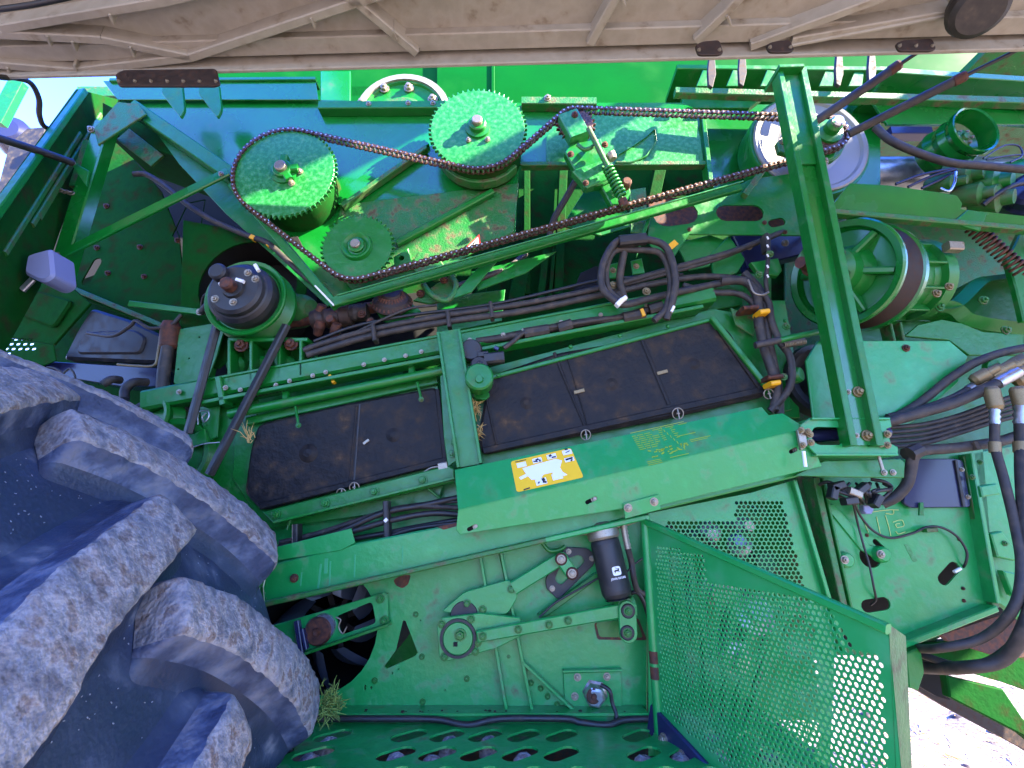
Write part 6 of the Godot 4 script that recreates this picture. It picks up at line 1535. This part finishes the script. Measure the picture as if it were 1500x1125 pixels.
	for q in [[1440, 550, 0.02], [1462, 545, 0.026], [1484, 538, 0.026], [1498, 532, 0.03], [1476, 552, 0.02], [1502, 552, 0.024]]:
		turn(c, "hydraulic_fitting", m.gold, P(q[0], q[1], 0.14), Vector3(0.8, 0.5, 0.5), [0, 0.04, q[2] * 0.6, 0.04, q[2] * 0.7, 0.015, q[2], 0.012, q[2], -0.02, q[2] * 0.7, -0.03, 0, -0.03], 6)
	pl(c, "valve_tab", m.green, [1446, 532, 1456, 525, 1464, 528, 1470, 545, 1450, 548], 0.12, 0.02, {"r": 0.01})
	for h in [[1457, 0.17, 12, 1470, 700, 1487, 770, 1496, 830, 1485, 890, 1440, 934, 1370, 950, 1330, 948], [1496, 0.18, 17, 1498, 700, 1504, 780, 1515, 850, 1505, 910, 1470, 965, 1410, 978, 1345, 978]]:
		var x: float = h[0]; var z: float = h[1]; var w: float = h[2]
		var vb := turn(c, "elbow_fitting", m.gold, P(x, 590, z), Y, [0, 0.045, 0.015, 0.045, 0.02, 0.036, 0.02, -0.01, 0.015, -0.02, 0, -0.02], 6)
		var vh := tube(c, "hydraulic_hose", m.hose, [x, 618, z, x + 1, 655, z, h[3], h[4], z + 0.02, h[5], h[6], z + 0.04, h[7], h[8], z + 0.06, h[9], h[10], z + 0.06, h[11], h[12], z, h[13], h[14], z - 0.06, h[15], h[16], -0.05], w, {"k": 8})
		tube(vh, "crimp_sleeve", m.steel, [x, 588, z, x, 606, z, x, 625, z], w + 2.5, {"corr": 1})
		tube(vh, "clamp_band", m.gold, [x, 648, z, x + 1, 663, z], w + 3, {"straight": true})
	tube(c, "hydraulic_hose", m.hose, [1560, 880, 0.2, 1500, 930, 0.18, 1450, 968, 0.12, 1400, 975, 0.08, 1340, 955, 0.0], 12)
	# underneath at lower right: bracket, brown chute, floor beam
	pl(c, "lower_bracket", m.green, [1327, 957, 1349, 948, 1355, 985, 1346, 1012, 1332, 1008], 0.05, 0.03, {"c": 0.003})
	pl(c, "brown_chute", m.rust, [1378, 930, 1560, 870, 1560, 960, 1470, 965, 1390, 940], -0.25, 0.02)
	pl(c, "front_crossbeam", m.shaded_green, [1345, 945, 1640, 900, 1640, 1060, 1470, 1000, 1352, 966], -0.40, 0.03)
	pl(c, "feeder_side", m.shaded_green, [1387, 990, 1470, 1010, 1500, 1054, 1640, 1110, 1640, 1190, 1500, 1078, 1392, 1022], -0.30, 0.03, {"c": 0.004})
	pl(c, "feeder_floor", m.cavity_shade, [1345, 962, 1390, 980, 1392, 1026, 1372, 1020, 1345, 1004], -0.55, 0.02)
	pl(c, "soil_shadow_strip", m.brown, [1345, 1000, 1392, 1022, 1500, 1078, 1640, 1150, 1640, 1185, 1500, 1098, 1392, 1040, 1345, 1012], -0.7, 0.03)  # brown strip painted for the shadow lying on the soil

# ---------------------------------------------------------------- drive wheel
const WC := Vector3(-1.3975, 1.009, 0.585)
const RT := 0.984
const RB := 0.914
func crown(z: float) -> float:
	var t := (z - WC.z) / 0.42
	return -0.022 * t * t
func lug(par: Node, pts: Array, noise: FastNoiseLite):
	# pts : theta in degrees, z, from the tread centre to the shoulder
	var prof := [[-0.112, -0.004], [-0.086, 0.005], [-0.066, 0.020], [-0.050, 0.062], [-0.046, 0.069], [-0.030, 0.071], [-0.012, 0.072], [0.010, 0.072], [0.030, 0.071], [0.046, 0.068], [0.051, 0.060], [0.064, 0.020], [0.082, 0.005], [0.106, -0.004]]
	var path := []
	for q in pts: path.append(Vector3(deg_to_rad(q[0]) * RT, q[1], 0))
	path = smooth(path, 22)
	var n := path.size()
	var rows := []
	for i in n:
		var t: Vector3 = (path[mini(i + 1, n - 1)] - path[maxi(i - 1, 0)]).normalized()
		var s := Vector3(-t.y, t.x, 0)
		var f := float(i) / (n - 1)
		var row := []
		var ea := clampf(f * 22.0, 0.0, 1.0); var eb := clampf((1.0 - f) * 16.0, 0.0, 1.0)
		var endk := sqrt(1.0 - (1.0 - ea) * (1.0 - ea)) * sqrt(1.0 - (1.0 - eb) * (1.0 - eb))
		for k in prof.size():
			var w: float = prof[k][0] * (1.0 + 0.25 * f) * (0.90 + 0.10 * endk); var h: float = prof[k][1]
			if h > 0: h *= 0.02 + 0.98 * endk
			else: h -= 0.004
			var u: Vector3 = path[i] + s * w
			var nz := noise.get_noise_3d(u.x * 9.0, u.y * 9.0, 0.0)
			if k > 2 and k < 11:
				h += (nz * 0.005 + noise.get_noise_3d(u.x * 40.0, u.y * 40.0, 5.0) * 0.004) * endk
				u += s * (noise.get_noise_3d(u.x * 22.0, u.y * 22.0, 9.0) * 0.004 + noise.get_noise_3d(u.x * 60.0, u.y * 60.0, 19.0 + k) * 0.0015)
			var th := u.x / RT
			var r := RB + h + crown(u.y)
			row.append(Vector3(WC.x + cos(th) * r, WC.y + sin(th) * r, u.y))
		rows.append(row)
	var kk: int = prof.size()
	var nrm := func(i: int, k: int, lo: int, hi: int) -> Vector3:
		var du: Vector3 = rows[mini(i + 1, n - 1)][k] - rows[maxi(i - 1, 0)][k]
		var dv: Vector3 = rows[i][mini(k + 1, hi)] - rows[i][maxi(k - 1, lo)]
		var q := du.cross(dv).normalized()
		return -q if q.dot(rows[i][k] - Vector3(WC.x, WC.y, rows[i][k].z)) < 0 else q
	var flank := MB.new(); var top := MB.new(); var side := MB.new()
	for i in n - 1:
		for k in kk - 1:
			var lo_ := 0 if k < 3 else (3 if k < 10 else 10)
			var hi_ := 3 if k < 3 else (10 if k < 10 else kk - 1)
			var mb := top if (k >= 3 and k <= 9) else (side if k == 2 or k == 10 else flank)
			var a: Vector3 = rows[i][k]; var b: Vector3 = rows[i + 1][k]; var c2: Vector3 = rows[i + 1][k + 1]; var d: Vector3 = rows[i][k + 1]
			var na: Vector3 = nrm.call(i, k, lo_, hi_); var nb: Vector3 = nrm.call(i + 1, k, lo_, hi_); var nc: Vector3 = nrm.call(i + 1, k + 1, lo_, hi_); var nd: Vector3 = nrm.call(i, k + 1, lo_, hi_)
			if (b - a).cross(c2 - a).dot(na) > 0: mb.quadn(a, b, c2, d, na, nb, nc, nd)
			else: mb.quadn(a, d, c2, b, na, nd, nc, nb)
	var me := flank.mesh()
	for q in [top, side]:
		var ar := []; ar.resize(Mesh.ARRAY_MAX)
		ar[Mesh.ARRAY_VERTEX] = q.v; ar[Mesh.ARRAY_NORMAL] = q.n
		me.add_surface_from_arrays(Mesh.PRIMITIVE_TRIANGLES, ar)
	me.surface_set_material(0, m.tyre); me.surface_set_material(1, m.mud); me.surface_set_material(2, m.tyredust)
	var lo := MeshInstance3D.new()
	lo.name = nm(par, "tread_lug"); lo.mesh = me
	par.add_child(lo, true)

func wheel():
	var noise := FastNoiseLite.new(); noise.seed = 12; noise.frequency = 1.0; noise.fractal_octaves = 3
	var prof := []
	var zs := [-0.40, -0.36, -0.30, -0.2, -0.1, 0.0, 0.1, 0.2, 0.30, 0.37, 0.41]
	prof.append(Vector2(0.42, -0.33)); prof.append(Vector2(0.46, -0.36)); prof.append(Vector2(0.60, -0.42)); prof.append(Vector2(0.76, -0.44)); prof.append(Vector2(0.85, -0.425))
	for z in zs: prof.append(Vector2(RB + crown(WC.z + z) - (0.02 if absf(z) > 0.38 else 0.0), z))
	prof.append(Vector2(0.85, 0.43)); prof.append(Vector2(0.76, 0.44)); prof.append(Vector2(0.60, 0.42)); prof.append(Vector2(0.46, 0.36)); prof.append(Vector2(0.42, 0.33))
	var mb := MB.new()
	mb.lathe(WC, Z, prof, 96)
	var ty := put(combine, "tyre", mb, m.tyre, "huge dusty ribbed tyre, dry mud on its lugs")
	turn(ty, "rim", m.yellow, WC, Z, [0.0, 0.1, 0.2, 0.1, 0.34, 0.16, 0.38, 0.30, 0.43, 0.33, 0.43, -0.33, 0.38, -0.30, 0.0, -0.1], 48)
	for k in 16:
		var o: float = (k - 1) * 22.5
		lug(ty, [[50.8 + o, 0.655], [47.5 + o, 0.53], [42.5 + o, 0.40], [37.5 + o, 0.29], [31.5 + o, 0.19]], noise)
		lug(ty, [[38.8 + o, 0.515], [32.1 + o, 0.741], [28.9 + o, 0.832], [25.6 + o, 0.902], [22.8 + o, 0.98]], noise)

	var ch := MB.new()
	for i in 900:
		var th := deg_to_rad(rng.randf_range(-8, 75)); var z := rng.randf_range(0.2, 0.98)
		var r := RB + crown(z) + 0.0012
		var p := Vector3(WC.x + cos(th) * r, WC.y + sin(th) * r, z)
		var nn := Vector3(cos(th), sin(th), 0)
		var t := Vector3(-sin(th), cos(th), 0).rotated(nn, rng.randf() * TAU)
		var l := rng.randf_range(0.0008, 0.0032)
		ch.beam(p - t * l * 0.5, p + t * l * 0.5, rng.randf_range(0.0007, 0.0016), 0.0008, nn, 0.0)
	var cf := put(ty, "chaff_speck", ch, m.mudlight)
	cf.set_meta("kind", "stuff")

func litter():
	# grass caught on a lug, straw wisps caught at the covers
	var tuft := func(called: String, at: Vector3, cnt: int, spread: float, len: float, dirv: Vector3, mat: Material, label: String, cat: String):
		var mb := MB.new()
		for i in cnt:
			var b := at + Vector3(rng.randfn(0, spread), rng.randfn(0, spread * 1.4), rng.randfn(0, spread))
			var d := (dirv + Vector3(rng.randfn(0, 0.7), rng.randfn(0, 0.7), rng.randfn(0, 0.7))).normalized()
			var l := len * rng.randf_range(0.4, 1.2)
			var k := b + d * l * 0.5
			var e := k + (d + Vector3(rng.randfn(0, 0.3), rng.randfn(0, 0.3), rng.randfn(0, 0.3))).normalized() * l * 0.5
			mb.tube([b, k, e], [0.0016, 0.0013, 0.0004], 4)
		var o := put(self, called, mb, mat)
		o.set_meta("label", label); o.set_meta("category", cat)
	var th := deg_to_rad(9.5)
	tuft.call("grass_tuft", WC + Vector3(cos(th) * RT * 0.99, sin(th) * RT * 0.99, 0.165 - WC.z), 200, 0.011, 0.026, Vector3(0.5, 0.2, 0.3), m.grass, "small green grass tuft stuck to the end of a muddy tyre lug", "grass")
	tuft.call("straw_wisp", P(366, 645, 0.06), 14, 0.005, 0.05, Vector3(-0.1, 1.6, 0.1), m.straw, "wisp of straw sticking up at the left corner of the shorter black cover", "straw")
	tuft.call("straw_clump", P(696, 598, 0.06), 60, 0.006, 0.035, Vector3(0.1, -0.5, 0.2), m.straw, "dry chaff clump at the left edge of the longer black cover, below the green drum", "straw")
	tuft.call("straw_clump", P(698, 632, 0.06), 50, 0.006, 0.035, Vector3(0.1, -0.5, 0.2), m.straw, "thinner dry chaff strip lower down the left edge of the longer black cover", "straw")
